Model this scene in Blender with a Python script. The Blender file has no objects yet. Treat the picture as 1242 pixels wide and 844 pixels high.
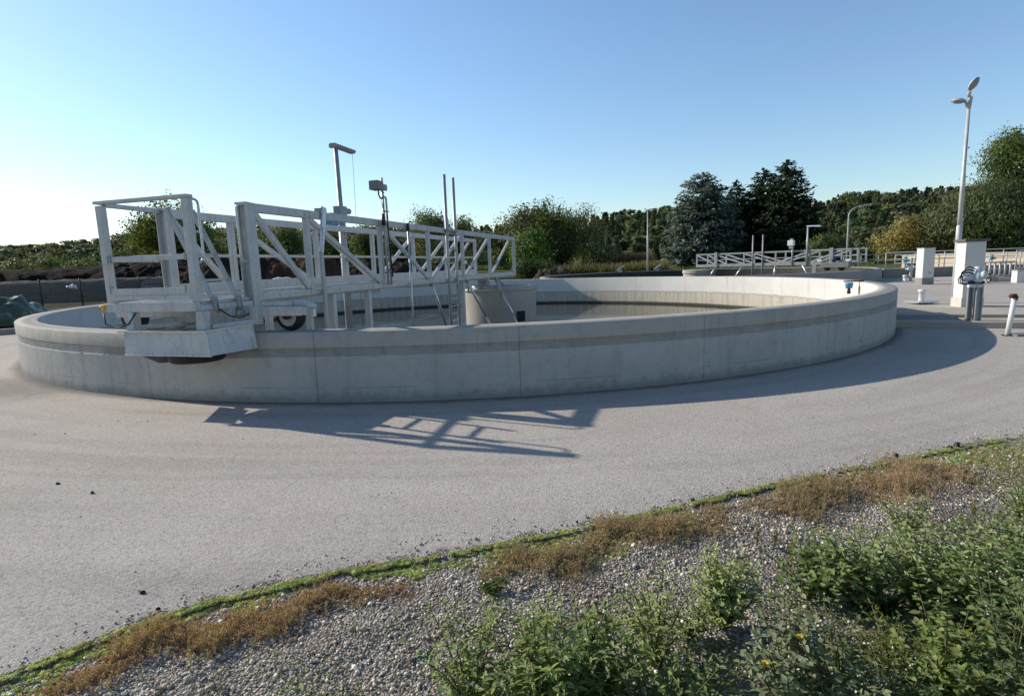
import bpy, bmesh, math, random
import numpy as np
from mathutils import Vector, Matrix, noise as mnoise

random.seed(7); RNG = np.random.default_rng(7)
R = math.radians
scene = bpy.context.scene
COL = scene.collection

# ------------------------------------------------------------------ camera and survey helpers
CAMZ = 1.541
PITCH, ROLL, FPX = 0.144949, -0.034239, 690.66
_cp, _sp = math.cos(PITCH), math.sin(PITCH)
_F = Vector((0, _cp, -_sp)); _U = Vector((0, _sp, _cp)); _R = Vector((1, 0, 0))
_c, _s = math.cos(ROLL), math.sin(ROLL)
_R2 = _R * _c + _U * _s; _U2 = -_R * _s + _U * _c
def ray(x, y): return _F + _R2 * ((x - 621) / FPX) + _U2 * (-(y - 422) / FPX)
def gp(x, y, z=0.0):                      # point of the ground plane seen at photo pixel x, y
    u = ray(x, y); t = (z - CAMZ) / u.z
    return Vector((0, 0, CAMZ)) + u * t
def at(x, y, Y):                          # point at distance Y seen at photo pixel x, y
    u = ray(x, y); return Vector((0, 0, CAMZ)) + u * (Y / u.y)

cam_d = bpy.data.cameras.new('camera'); cam = bpy.data.objects.new('camera', cam_d); COL.objects.link(cam)
cam_d.sensor_width = 36; cam_d.sensor_fit = 'HORIZONTAL'; cam_d.lens = FPX / 1242 * 36
cam_d.clip_start = 0.05; cam_d.clip_end = 6000
M = Matrix.Identity(4)
for i in range(3):
    M[i][0] = _R2[i]; M[i][1] = _U2[i]; M[i][2] = -_F[i]
M.translation = (0, 0, CAMZ); cam.matrix_world = M
scene.camera = cam

# ------------------------------------------------------------------ light
SUN_AZ, SUN_EL = R(154.0), R(28.9)
sund = Vector((math.cos(SUN_AZ) * math.cos(SUN_EL), math.sin(SUN_AZ) * math.cos(SUN_EL), math.sin(SUN_EL)))
sl = bpy.data.lights.new('sun', 'SUN'); sl.energy = 5.0; sl.angle = R(0.53); sl.color = (1.0, 0.915, 0.78)
so = bpy.data.objects.new('sun', sl); COL.objects.link(so)
so.rotation_euler = sund.to_track_quat('Z', 'Y').to_euler(); so.location = (-40, 30, 40)
w = bpy.data.worlds.new('World'); scene.world = w; w.use_nodes = True
nt = w.node_tree; bg = nt.nodes['Background']
sky = nt.nodes.new('ShaderNodeTexSky'); sky.sky_type = 'NISHITA'; sky.sun_disc = False
sky.sun_elevation = SUN_EL; sky.sun_rotation = math.atan2(sund.x, sund.y)
sky.altitude = 300; sky.air_density = 1.25; sky.dust_density = 0.3; sky.ozone_density = 4.4
tn = nt.nodes.new('ShaderNodeMix'); tn.data_type = 'RGBA'; tn.blend_type = 'MULTIPLY'; tn.inputs[0].default_value = 1; tn.inputs[7].default_value = (1.0, 1.0, 1.0, 1)
nt.links.new(sky.outputs[0], tn.inputs[6]); # clear autumn sky, dimmed at the zenith and behind the camera to cut ambient fill
tc = nt.nodes.new('ShaderNodeTexCoord'); sx = nt.nodes.new('ShaderNodeSeparateXYZ'); nt.links.new(tc.outputs['Generated'], sx.inputs[0])
def rng_(sock, a, b, c, d):
    m_ = nt.nodes.new('ShaderNodeMapRange'); m_.interpolation_type = 'SMOOTHSTEP'; nt.links.new(sock, m_.inputs[0])
    for i_, v_ in enumerate((a, b, c, d)): m_.inputs[i_ + 1].default_value = v_
    return m_.outputs[0]
mz = nt.nodes.new('ShaderNodeMath'); mz.operation = 'MULTIPLY'; nt.links.new(rng_(sx.outputs[2], .38, .75, 1.0, .75), mz.inputs[0]); nt.links.new(rng_(sx.outputs[1], -.3, .45, .75, 1.0), mz.inputs[1])
tz = nt.nodes.new('ShaderNodeMix'); tz.data_type = 'RGBA'; tz.blend_type = 'MULTIPLY'; tz.inputs[0].default_value = 1
nt.links.new(tn.outputs[2], tz.inputs[6]); nt.links.new(mz.outputs[0], tz.inputs[7]); nt.links.new(tz.outputs[2], bg.inputs[0]); bg.inputs[1].default_value = 0.172
scene.view_settings.view_transform = 'Standard'; scene.view_settings.look = 'None'
scene.view_settings.exposure = 0; scene.view_settings.gamma = 1
scene.cycles.max_bounces = 6; scene.cycles.transparent_max_bounces = 6

# ------------------------------------------------------------------ node material helpers
class NT:
    def __init__(s, name):
        s.m = bpy.data.materials.new(name); s.m.use_nodes = True; s.t = s.m.node_tree
        s.b = s.t.nodes['Principled BSDF']; s.out = s.t.nodes['Material Output']
    def n(s, typ, **kw):
        nd = s.t.nodes.new(typ)
        for k, v in kw.items(): setattr(nd, k, v)
        return nd
    def link(s, a, b): s.t.links.new(a, b)
    def val(s, nd, i, v):
        if isinstance(v, bpy.types.NodeSocket): s.link(v, nd.inputs[i])
        else: nd.inputs[i].default_value = v
    def math(s, op, a, b=0.0, c=0.0, clamp=False):
        nd = s.n('ShaderNodeMath', operation=op, use_clamp=clamp)
        s.val(nd, 0, a); s.val(nd, 1, b); s.val(nd, 2, c); return nd.outputs[0]
    def mix(s, f, a, b, mode='MIX'):
        nd = s.n('ShaderNodeMix', data_type='RGBA', blend_type=mode, clamp_factor=True)
        s.val(nd, 0, f)
        for i, v in ((6, a), (7, b)):
            if isinstance(v, bpy.types.NodeSocket): s.link(v, nd.inputs[i])
            else: nd.inputs[i].default_value = (*v, 1) if len(v) == 3 else v
        return nd.outputs[2]
    def noise(s, vec, scale, detail=4, rough=.55, dist=0.0):
        nd = s.n('ShaderNodeTexNoise'); nd.inputs['Scale'].default_value = scale
        nd.inputs['Detail'].default_value = detail; nd.inputs['Roughness'].default_value = rough
        nd.inputs['Distortion'].default_value = dist
        if vec is not None: s.link(vec, nd.inputs['Vector'])
        return nd.outputs[0]
    def voro(s, vec, scale, feature='F1', out=0):
        nd = s.n('ShaderNodeTexVoronoi', feature=feature); nd.inputs['Scale'].default_value = scale
        if vec is not None: s.link(vec, nd.inputs['Vector'])
        return nd.outputs[out]
    def ramp(s, f, stops):
        nd = s.n('ShaderNodeValToRGB'); cr = nd.color_ramp
        while len(cr.elements) < len(stops): cr.elements.new(0.5)
        for e, (p, c) in zip(cr.elements, stops):
            e.position = p; e.color = (*c, 1) if len(c) == 3 else c
        s.link(f, nd.inputs[0]); return nd.outputs[0]
    def step(s, v, lo, hi):
        nd = s.n('ShaderNodeMapRange', interpolation_type='SMOOTHSTEP'); s.val(nd, 0, v)
        nd.inputs[1].default_value = lo; nd.inputs[2].default_value = hi; return nd.outputs[0]
    def obj(s): return s.n('ShaderNodeTexCoord').outputs['Object']
    def pos(s): return s.n('ShaderNodeNewGeometry').outputs['Position']
    def xyz(s, v):
        nd = s.n('ShaderNodeSeparateXYZ'); s.link(v, nd.inputs[0]); return nd.outputs
    def cxyz(s, x, y, z):
        nd = s.n('ShaderNodeCombineXYZ'); s.val(nd, 0, x); s.val(nd, 1, y); s.val(nd, 2, z); return nd.outputs[0]
    def bump(s, h, strength=.3, dist=.01):
        nd = s.n('ShaderNodeBump'); nd.inputs['Strength'].default_value = strength
        nd.inputs['Distance'].default_value = dist; s.link(h, nd.inputs['Height']); s.link(nd.outputs[0], s.b.inputs['Normal'])
    def done(s, color=None, rough=.6, metal=0., spec=.5):
        if color is not None:
            if isinstance(color, bpy.types.NodeSocket): s.link(color, s.b.inputs['Base Color'])
            else: s.b.inputs['Base Color'].default_value = (*color, 1)
        s.val(s.b, 'Roughness', rough) if not isinstance(rough, bpy.types.NodeSocket) else s.link(rough, s.b.inputs['Roughness'])
        s.b.inputs['Metallic'].default_value = metal
        s.b.inputs['Specular IOR Level'].default_value = spec
        return s.m

def m_plain(name, c, rough=.6, metal=0., var=.25, scale=6., spec=.4, bump=.0):
    t = NT(name); v = t.obj(); f = t.noise(v, scale, 5, .65)
    dark = tuple(x * (1 - var) for x in c); lite = tuple(min(1, x * (1 + var)) for x in c)
    colr = t.ramp(f, [(.3, dark), (.7, lite)])
    if bump: t.bump(t.noise(v, scale * 9, 4, .6), bump, .01)
    return t.done(colr, rough, metal, spec)

def m_galv(name='galvanised', base=(.43, .44, .45), metal=.25, rough=.45):
    t = NT(name); v = t.pos()
    f = t.noise(v, 5, 5, .65); sp = t.voro(v, 90, out=1)
    c = t.ramp(f, [(.25, tuple(x * .78 for x in base)), (.55, base), (.8, tuple(x * 1.12 for x in base))])
    bw = t.n('ShaderNodeRGBToBW'); t.link(sp, bw.inputs[0])
    g = t.math('MULTIPLY_ADD', bw.outputs[0], .22, .89)
    c = t.mix(1.0, c, t.cxyz(g, g, g), 'MULTIPLY')
    st = t.xyz(v); streak = t.noise(t.cxyz(t.math('MULTIPLY', st[0], 30), t.math('MULTIPLY', st[1], 30), t.math('MULTIPLY', st[2], 1.5)), 1, 3, .6)
    c = t.mix(t.math('MULTIPLY', t.step(streak, .52, .74), .5), c, (.24, .225, .20))
    r = t.math('MULTIPLY_ADD', f, .3, rough - .15)
    t.bump(t.noise(v, 140, 2, .5), .05, .003)
    return t.done(c, r, metal, .5)

def m_concrete(name, base, var=.22, stain=.35, scale=1.5, bump=.25):
    t = NT(name); v = t.pos(); s = t.xyz(v)
    f = t.noise(v, scale, 7, .62); f2 = t.noise(v, scale * 14, 5, .7)
    c = t.ramp(f, [(.25, tuple(x * (1 - var) for x in base)), (.75, tuple(x * (1 + var) for x in base))])
    c = t.mix(t.math('MULTIPLY', t.step(f2, .5, .75), .3), c, tuple(x * .62 for x in base))
    st = t.noise(t.cxyz(t.math('MULTIPLY', s[0], 9), t.math('MULTIPLY', s[1], 9), t.math('MULTIPLY', s[2], .7)), 1, 4, .6)
    c = t.mix(t.math('MULTIPLY', t.step(st, .52, .78), stain), c, tuple(x * .5 for x in base))
    pores = t.step(t.voro(v, 60), .05, .16)
    c = t.mix(t.math('MULTIPLY_ADD', pores, -.3, .3), c, tuple(x * .4 for x in base))
    t.bump(t.math('ADD', f2, t.math('MULTIPLY', pores, .3)), bump, .008)
    return t.done(c, .88, 0, .25)

def m_leaf(name, trans=.35, rough=.55, spec=.25, noise_scale=0.0):
    t = NT(name)
    a = t.n('ShaderNodeAttribute'); a.attribute_name = 'tint'
    c = a.outputs['Color']
    t.link(c, t.b.inputs['Base Color']); t.b.inputs['Roughness'].default_value = rough; t.b.inputs['Specular IOR Level'].default_value = spec
    tr = t.n('ShaderNodeBsdfTranslucent'); warm = t.mix(1.0, c, (1.25, 1.3, .55), 'MULTIPLY'); t.link(warm, tr.inputs[0])
    mx = t.n('ShaderNodeMixShader'); mx.inputs[0].default_value = trans
    t.link(t.b.outputs[0], mx.inputs[1]); t.link(tr.outputs[0], mx.inputs[2]); t.link(mx.outputs[0], t.out.inputs[0])
    return t.m

def m_attr(name, rough=.9, spec=.2):
    t = NT(name); a = t.n('ShaderNodeAttribute'); a.attribute_name = 'tint'
    f = t.noise(t.pos(), 220, 3, .6); g = t.math('MULTIPLY_ADD', f, .8, .6)
    return t.done(t.mix(1.0, a.outputs['Color'], t.cxyz(g, g, g), 'MULTIPLY'), rough, 0, spec)

# ------------------------------------------------------------------ object helpers
def tag(o, label=None, cat=None, group=None, kind=None):
    if label: o['label'] = label
    if cat: o['category'] = cat
    if group: o['group'] = group
    if kind: o['kind'] = kind
    return o
def thing(name, label, cat, loc=(0, 0, 0), rotz=0., group=None):
    o = bpy.data.objects.new(name, None); COL.objects.link(o); o.empty_display_size = .2
    o.location = loc; o.rotation_euler = (0, 0, rotz)
    return tag(o, label, cat, group, 'thing')
def relabel(o, label=None, group=None): return tag(o, label, None, group)
def copy_tree(o, parent=None):
    c = o.copy(); COL.objects.link(c)
    if parent is not None: c.parent = parent
    for ch in list(o.children): copy_tree(ch, c)
    return c

class MB:
    """collects boxes, bars, tubes and lathes and links them as one mesh object"""
    def __init__(s): s.v = []; s.f = []; s.sm = []
    def add(s, vs, fs, smooth=False):
        k = len(s.v); s.v += [tuple(p) for p in vs]; s.f += [tuple(i + k for i in f) for f in fs]; s.sm += [smooth] * len(fs); return s
    def hexa(s, p):                                            # 8 corners, bottom ring then top ring
        return s.add(p, [(3, 2, 1, 0), (4, 5, 6, 7), (0, 1, 5, 4), (1, 2, 6, 5), (2, 3, 7, 6), (3, 0, 4, 7)])
    def box(s, x0, x1, y0, y1, z0, z1):
        x0, x1 = min(x0, x1), max(x0, x1); y0, y1 = min(y0, y1), max(y0, y1)
        return s.hexa([(x0, y0, z0), (x1, y0, z0), (x1, y1, z0), (x0, y1, z0), (x0, y0, z1), (x1, y0, z1), (x1, y1, z1), (x0, y1, z1)])
    def bar(s, a, b, w, h, up=(0, 0, 1)):                      # rectangular bar: w sideways, h along up
        a = Vector(a); b = Vector(b); d = (b - a).normalized(); up = Vector(up)
        if abs(d.dot(up)) > .98: up = Vector((1, 0, 0))
        x = d.cross(up).normalized(); u = x.cross(d)
        x *= w / 2; u *= h / 2
        return s.hexa([a - x - u, a + x - u, b + x - u, b - x - u, a - x + u, a + x + u, b + x + u, b - x + u])
    def tube(s, pts, r, n=8, cap=True):
        pts = [Vector(p) for p in pts]; rs = r if isinstance(r, (list, tuple)) else [r] * len(pts)
        vs = []; fs = []; up = None
        for i, p in enumerate(pts):
            d = (pts[min(i + 1, len(pts) - 1)] - pts[max(i - 1, 0)]).normalized()
            if up is None: up = Vector((0, 0, 1)) if abs(d.z) < .9 else Vector((1, 0, 0))
            x = d.cross(up).normalized(); up = x.cross(d).normalized()
            for k in range(n):
                a = 2 * math.pi * k / n; vs.append(p + (x * math.cos(a) + up * math.sin(a)) * rs[i])
        for i in range(len(pts) - 1):
            for k in range(n):
                k2 = (k + 1) % n; fs.append((i * n + k, i * n + k2, (i + 1) * n + k2, (i + 1) * n + k))
        s.add(vs, fs, True)
        if cap:
            k0 = len(s.v) - len(vs); e = k0 + (len(pts) - 1) * n
            s.f.append(tuple(k0 + n - 1 - k for k in range(n))); s.f.append(tuple(e + k for k in range(n))); s.sm += [False, False]
        return s
    def lathe(s, prof, n=32, c=(0, 0, 0), smooth=True, axis=None, a0=0., a1=2 * math.pi, closed=True):
        # prof: (radius, height); axis None = z
        c = Vector(c); ax = Vector(axis).normalized() if axis else Vector((0, 0, 1))
        x = ax.orthogonal().normalized() if axis else Vector((1, 0, 0)); y = ax.cross(x)
        vs = []; m = len(prof); full = abs(a1 - a0 - 2 * math.pi) < 1e-6; cols = n if full else n + 1
        for k in range(cols):
            a = a0 + (a1 - a0) * k / n; d = x * math.cos(a) + y * math.sin(a)
            for r_, h in prof: vs.append(c + d * r_ + ax * h)
        fs = []
        for k in range(n):
            k2 = (k + 1) % cols if full else k + 1
            for j in range(m - 1): fs.append((k * m + j, k2 * m + j, k2 * m + j + 1, k * m + j + 1))
        return s.add(vs, fs, smooth)
    def build(s, name, mat, parent=None, bevel=0., smooth_angle=None, kind=None):
        me = bpy.data.meshes.new(name); me.from_pydata(s.v, [], s.f); me.validate(); me.update()
        if len(me.polygons) == len(s.sm): me.polygons.foreach_set('use_smooth', s.sm)
        me.materials.append(mat)
        o = bpy.data.objects.new(name, me); COL.objects.link(o)
        if parent is not None: o.parent = parent
        if kind: o['kind'] = kind
        if bevel:
            b = o.modifiers.new('bevel', 'BEVEL'); b.width = bevel; b.segments = 2; b.limit_method = 'ANGLE'; b.angle_limit = R(40); b.harden_normals = False
        return o

def np_mesh(name, verts, faces, mat, parent=None, tint=None, kind=None, smooth=False):
    """verts (N,3) array, faces (M,k) array of one arity, tint (N,3) per vertex"""
    me = bpy.data.meshes.new(name); verts = np.asarray(verts, np.float32); faces = np.asarray(faces, np.int32)
    k = faces.shape[1]
    me.vertices.add(len(verts)); me.vertices.foreach_set('co', verts.ravel())
    me.loops.add(faces.size); me.loops.foreach_set('vertex_index', faces.ravel())
    me.polygons.add(len(faces)); me.polygons.foreach_set('loop_start', np.arange(0, faces.size, k, dtype=np.int32))
    me.polygons.foreach_set('loop_total', np.full(len(faces), k, np.int32))
    if smooth: me.polygons.foreach_set('use_smooth', np.ones(len(faces), bool))
    me.update(calc_edges=True)
    if tint is not None:
        a = me.attributes.new('tint', 'FLOAT_COLOR', 'POINT'); c = np.ones((len(verts), 4), np.float32); c[:, :3] = np.clip(tint, 0, 1)
        a.data.foreach_set('color', c.ravel())
    me.materials.append(mat)
    o = bpy.data.objects.new(name, me); COL.objects.link(o)
    if parent is not None: o.parent = parent
    if kind: o['kind'] = kind
    return o

# ------------------------------------------------------------------ materials
GALV = m_galv(); GALV2 = m_galv('galvanised_dull', (.32, .33, .34), .2, .5); ZINC = m_galv('bright_zinc', (.58, .61, .65), .55, .34)
PAINT = m_galv('pale_paint', (.54, .545, .545), .05, .42)
BLACK = m_plain('black_rubber', (.018, .018, .02), .7, 0, .3, 12); CABLE = m_plain('black_cable', (.02, .02, .022), .5)
HUBM = m_plain('worn_wheel_disc', (.50, .51, .52), .55, 0, .18, 9); DKBOX = m_plain('grey_enclosure', (.20, .21, .20), .5, 0, .15, 5)
BLUE = m_plain('blue_paint', (.05, .24, .42), .4, 0, .2, 8); TEAL = m_plain('teal_paint', (.03, .30, .36), .4, 0, .2, 8)
RUST = m_plain('rusty_iron', (.11, .045, .026), .85, 0, .5, 24, .2, .4); WHITE = m_plain('white_plastic', (.74, .74, .72), .4, 0, .08, 5)
GLASS = m_plain('lamp_glass', (.30, .31, .31), .2, 0, .2, 12); RED = m_plain('red_button', (.55, .03, .02), .4); YEL = m_plain('yellow_housing', (.65, .45, .03), .4)
WOOD = m_plain('weathered_wood', (.42, .33, .24), .8, 0, .3, 10, .2, .3)
CONC = m_concrete('pale_concrete', (.44, .42, .38)); CONCW = m_concrete('white_render', (.70, .69, .66), .06, .12, 2.5, .15); CONCD = m_concrete('grey_concrete', (.30, .29, .27))
ROOFING = m_plain('felt_cap', (.12, .115, .115), .85, 0, .3, 14); GREENW = m_plain('green_coated_steel', (.015, .05, .035), .5, 0, .2, 9)

# ------------------------------------------------------------------ sizes of the main tank
CX, CY, RO, TH, RIM, WATER = -1.0113, 16.8238, 10.2984, .3258, .8413, -.28
BAZ = .29071
RI = RO - TH

def m_tank(name, tint=1.0):
    t = NT(name); v = t.obj(); s = t.xyz(v)
    r = t.math('SQRT', t.math('ADD', t.math('MULTIPLY', s[0], s[0]), t.math('MULTIPLY', s[1], s[1])))
    ang = t.math('ARCTAN2', s[1], s[0]); arc = t.math('MULTIPLY', ang, RO)
    geo = t.n('ShaderNodeNewGeometry'); nz = t.xyz(geo.outputs['Normal'])[2]
    wv = t.cxyz(arc, r, s[2])
    n1 = t.noise(wv, .9, 6, .6); n2 = t.noise(wv, 9, 6, .7); n3 = t.noise(wv, 60, 3, .6)
    streak = t.noise(t.cxyz(t.math('MULTIPLY', arc, 5), 0, t.math('MULTIPLY', s[2], .5)), 1, 5, .65)
    # outside: lower formwork field paler and cooler, upper band warmer and darker
    low = t.ramp(n1, [(.25, (.405, .40, .385)), (.75, (.52, .51, .485))])
    upp = t.ramp(n1, [(.25, (.385, .362, .325)), (.75, (.485, .458, .415))])
    c = t.mix(t.step(s[2], .57, .66), low, upp)
    c = t.mix(t.math('MULTIPLY', t.step(streak, .48, .74), .34), c, (.18, .172, .158))
    c = t.mix(t.math('MULTIPLY', t.step(n2, .48, .7), .28), c, (.24, .235, .225))
    c = t.mix(t.math('MULTIPLY', t.step(n2, .42, .3), .35), c, (.45, .45, .43))
    # panel faces differ a little from lift to lift
    pi = t.math('FLOOR', t.math('MULTIPLY_ADD', ang, 180 / math.pi / 13.4, .26))
    wn = t.n('ShaderNodeTexWhiteNoise', noise_dimensions='1D'); t.link(pi, wn.inputs['W'])
    pv = t.math('MULTIPLY_ADD', wn.outputs[0], .16, .92)
    c = t.mix(1.0, c, t.cxyz(pv, pv, pv), 'MULTIPLY')
    band = t.math('MULTIPLY', t.step(s[2], .545, .552), t.step(s[2], .662, .655)); c = t.mix(t.math('MULTIPLY', band, t.math('MULTIPLY_ADD', n2, .5, -.08)), c, (.13, .125, .115))
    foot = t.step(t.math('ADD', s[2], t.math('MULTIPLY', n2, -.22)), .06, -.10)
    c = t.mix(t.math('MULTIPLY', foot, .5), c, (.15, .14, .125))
    # inside: bright above, silt line and damp stain below
    inn = t.ramp(n1, [(.2, (.50, .49, .46)), (.8, (.66, .64, .60))])
    inn = t.mix(t.math('MULTIPLY', t.step(streak, .55, .8), .55), inn, (.36, .29, .22))
    tide = t.math('ADD', s[2], t.math('MULTIPLY', streak, .10))
    inn2 = t.mix(t.math('MULTIPLY', t.step(streak, .42, .62), .7), (.47, .43, .36), (.33, .30, .25))
    inn = t.mix(t.step(tide, .31, .26), inn, inn2)
    line = t.math('MULTIPLY', t.step(tide, .33, .29), t.step(tide, .25, .285)); inn = t.mix(t.math('MULTIPLY', line, .6), inn, (.22, .20, .17))
    scum = t.step(t.math('ADD', s[2], t.math('MULTIPLY', n2, .08)), -.12, -.19); inn = t.mix(scum, inn, (.055, .055, .04))
    inside = t.math('LESS_THAN', r, RI + .02)
    c = t.mix(inside, c, inn)
    # worn top with wheel track
    top = t.ramp(t.noise(wv, 5, 6, .65), [(.25, (.37, .35, .31)), (.75, (.52, .49, .44))])
    trk = t.math('MULTIPLY', t.step(r, RI + .07, RI + .12), t.step(r, RO - .08, RO - .13))
    top = t.mix(t.math('MULTIPLY', trk, t.math('MULTIPLY_ADD', n2, .5, .35)), top, (.20, .20, .19))
    c = t.mix(t.step(nz, .7, .9), c, top)
    # vertical day joints
    fr = t.math('ABSOLUTE', t.math('SUBTRACT', t.math('FRACT', t.math('MULTIPLY_ADD', ang, 180 / math.pi / 13.4, .26)), .5))
    joint = t.step(t.math('ADD', fr, t.math('MULTIPLY', n2, .0012)), .4975, .4990)
    c = t.mix(t.math('MULTIPLY', joint, .55), c, (.14, .14, .13))
    # hairline cracks, form lines and bolt holes
    cr = t.step(t.voro(t.cxyz(t.math('MULTIPLY', arc, .55), t.math('MULTIPLY', n2, .5), t.math('MULTIPLY', s[2], .8)), 1.6, 'DISTANCE_TO_EDGE'), .008, .002)
    c = t.mix(t.math('MULTIPLY', cr, t.math('MULTIPLY', t.step(n1, .45, .6), .55)), c, (.12, .12, .115))
    fl = t.math('MULTIPLY', t.step(t.math('ABSOLUTE', t.math('SUBTRACT', s[2], t.math('MULTIPLY_ADD', n1, .02, .165))), .006, .002), t.step(t.noise(t.cxyz(arc, 0, 0), .8, 3), .5, .56))
    c = t.mix(t.math('MULTIPLY', fl, .6), c, (.13, .13, .125))
    pores = t.step(t.voro(wv, 28), .03, .10); c = t.mix(t.math('MULTIPLY_ADD', pores, -.45, .45), c, (.12, .12, .115))
    g = t.math('MULTIPLY_ADD', n3, .3, .85); c = t.mix(1.0, c, t.cxyz(g, g, g), 'MULTIPLY')
    h = t.math('SUBTRACT', t.math('MULTIPLY_ADD', n2, .5, t.math('MULTIPLY', pores, .25)), t.math('MULTIPLY', joint, .9))
    t.bump(h, .35, .012)
    return t.done(c, .9, 0, .22)
TANKM = m_tank('tank_concrete')

# ------------------------------------------------------------------ main tank
tank = thing('settling_tank', 'large round open concrete settling tank with low grey ring wall, nearest the camera', 'tank', (CX, CY, 0))
prof = [(RI, -1.2), (RI, RIM - .012), (RI + .012, RIM), (RO - .014, RIM), (RO, RIM - .014), (RO, .662)]
for k in range(5):
    z = .652 - k * .021; prof += [(RO, z), (RO - .014, z - .003), (RO - .014, z - .011), (RO, z - .013)]
prof += [(RO, .53), (RO, -.3)]
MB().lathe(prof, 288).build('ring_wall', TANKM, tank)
MB().lathe([(.02, -1.2), (RI + .01, -1.2)], 64).build('tank_floor', CONCD, tank)
cm = MB(); P = Vector((-3.994, 7.315)) - Vector((CX, CY)); a0 = math.atan2(P.y, P.x)
ring = []
for k in range(25):
    a = 2 * math.pi * k / 24; da = math.cos(a) * .046 / RO; ring.append(((RO + .0015) * math.cos(a0 + da), (RO + .0015) * math.sin(a0 + da), .135 + .085 * math.sin(a)))
cm.tube(ring, .0035, 5, False)
cm.build('chalk_mark', m_plain('chalk', (.6, .6, .58), .9), tank)
# small mortar dabs and pipe clips under the grooved band
for a in (-118.5, -115.5, -104.2, -101.6, -99.3, -93.3, -91.2, -88.9, -86.4, -82.3, -80.3, -78.2, -74.4, -72.5, -68.7, -67.2, -65.3, -61.8, -59.9, -56.0):
    a = R(a); c, s_ = math.cos(a), math.sin(a)
    o = MB().bar((RO * c, RO * s_, .557), (RO * c, RO * s_, .535), .035, .012, (c, s_, 0)).build('mortar_dab', CONC, tank, .004)

t = NT('water_surface'); v = t.pos()
wn_ = t.noise(v, 2.2, 4, .6); sc = t.noise(v, .45, 6, .65, 1.0)
t.bump(t.noise(v, 9, 3, .5), .018, .02)
WATERM = t.done(t.mix(t.step(sc, .56, .68), (.030, .034, .026), (.062, .062, .045)), t.math('MULTIPLY_ADD', t.step(sc, .55, .7), .22, .05), 0, .5)
o = MB().lathe([(0.01, 0), (RI + .004, 0)], 96).build('water', WATERM); o.location = (CX, CY, WATER); o['kind'] = 'structure'

# ------------------------------------------------------------------ centre pillar
PX_, PY_, PR, PT = -.30, 17.25, 1.075, .80
pil = thing('concrete_pillar', 'squat round concrete pillar standing in the water at the middle of the near tank', 'pillar', (PX_, PY_, -1.2))
pm = MB().lathe([(PR, 0), (PR, PT + 1.2 - .0)], 64); pm.build('shaft', m_concrete('pillar_concrete', (.40, .37, .33), .12, .2, 1.2, .2), pil)
pm = MB().lathe([(.01, PT + 1.2), (PR + .03, PT + 1.2), (PR + .03, PT + 1.2 + .05), (.01, PT + 1.25)], 48)
pm.lathe([(.01, PT + 1.25), (.72, PT + 1.25), (.72, PT + 1.33), (.01, PT + 1.33)], 40, (.2, .1, 0), False)
pm.build('cap_slab', CONC, pil)
hole = MB(); ha = R(-57)
for k in range(1):
    c, s_ = math.cos(ha), math.sin(ha); hx, hy = PR * c, PR * s_
    tx, ty = -s_, c
    def hp(u, dpt, z): return (hx + tx * u - c * dpt, hy + ty * u - s_ * dpt, z)
    w_, zz0, zz1 = .14, 1.12, 1.42
    hole.hexa([hp(-w_, .0, zz0), hp(w_, .0, zz0), hp(w_, -.018, zz0), hp(-w_, -.018, zz0), hp(-w_, .0, zz1), hp(w_, .0, zz1), hp(w_, -.018, zz1), hp(-w_, -.018, zz1)])
hole.build('overflow_opening', m_plain('dark_opening', (.02, .02, .02), .9), pil)

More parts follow.
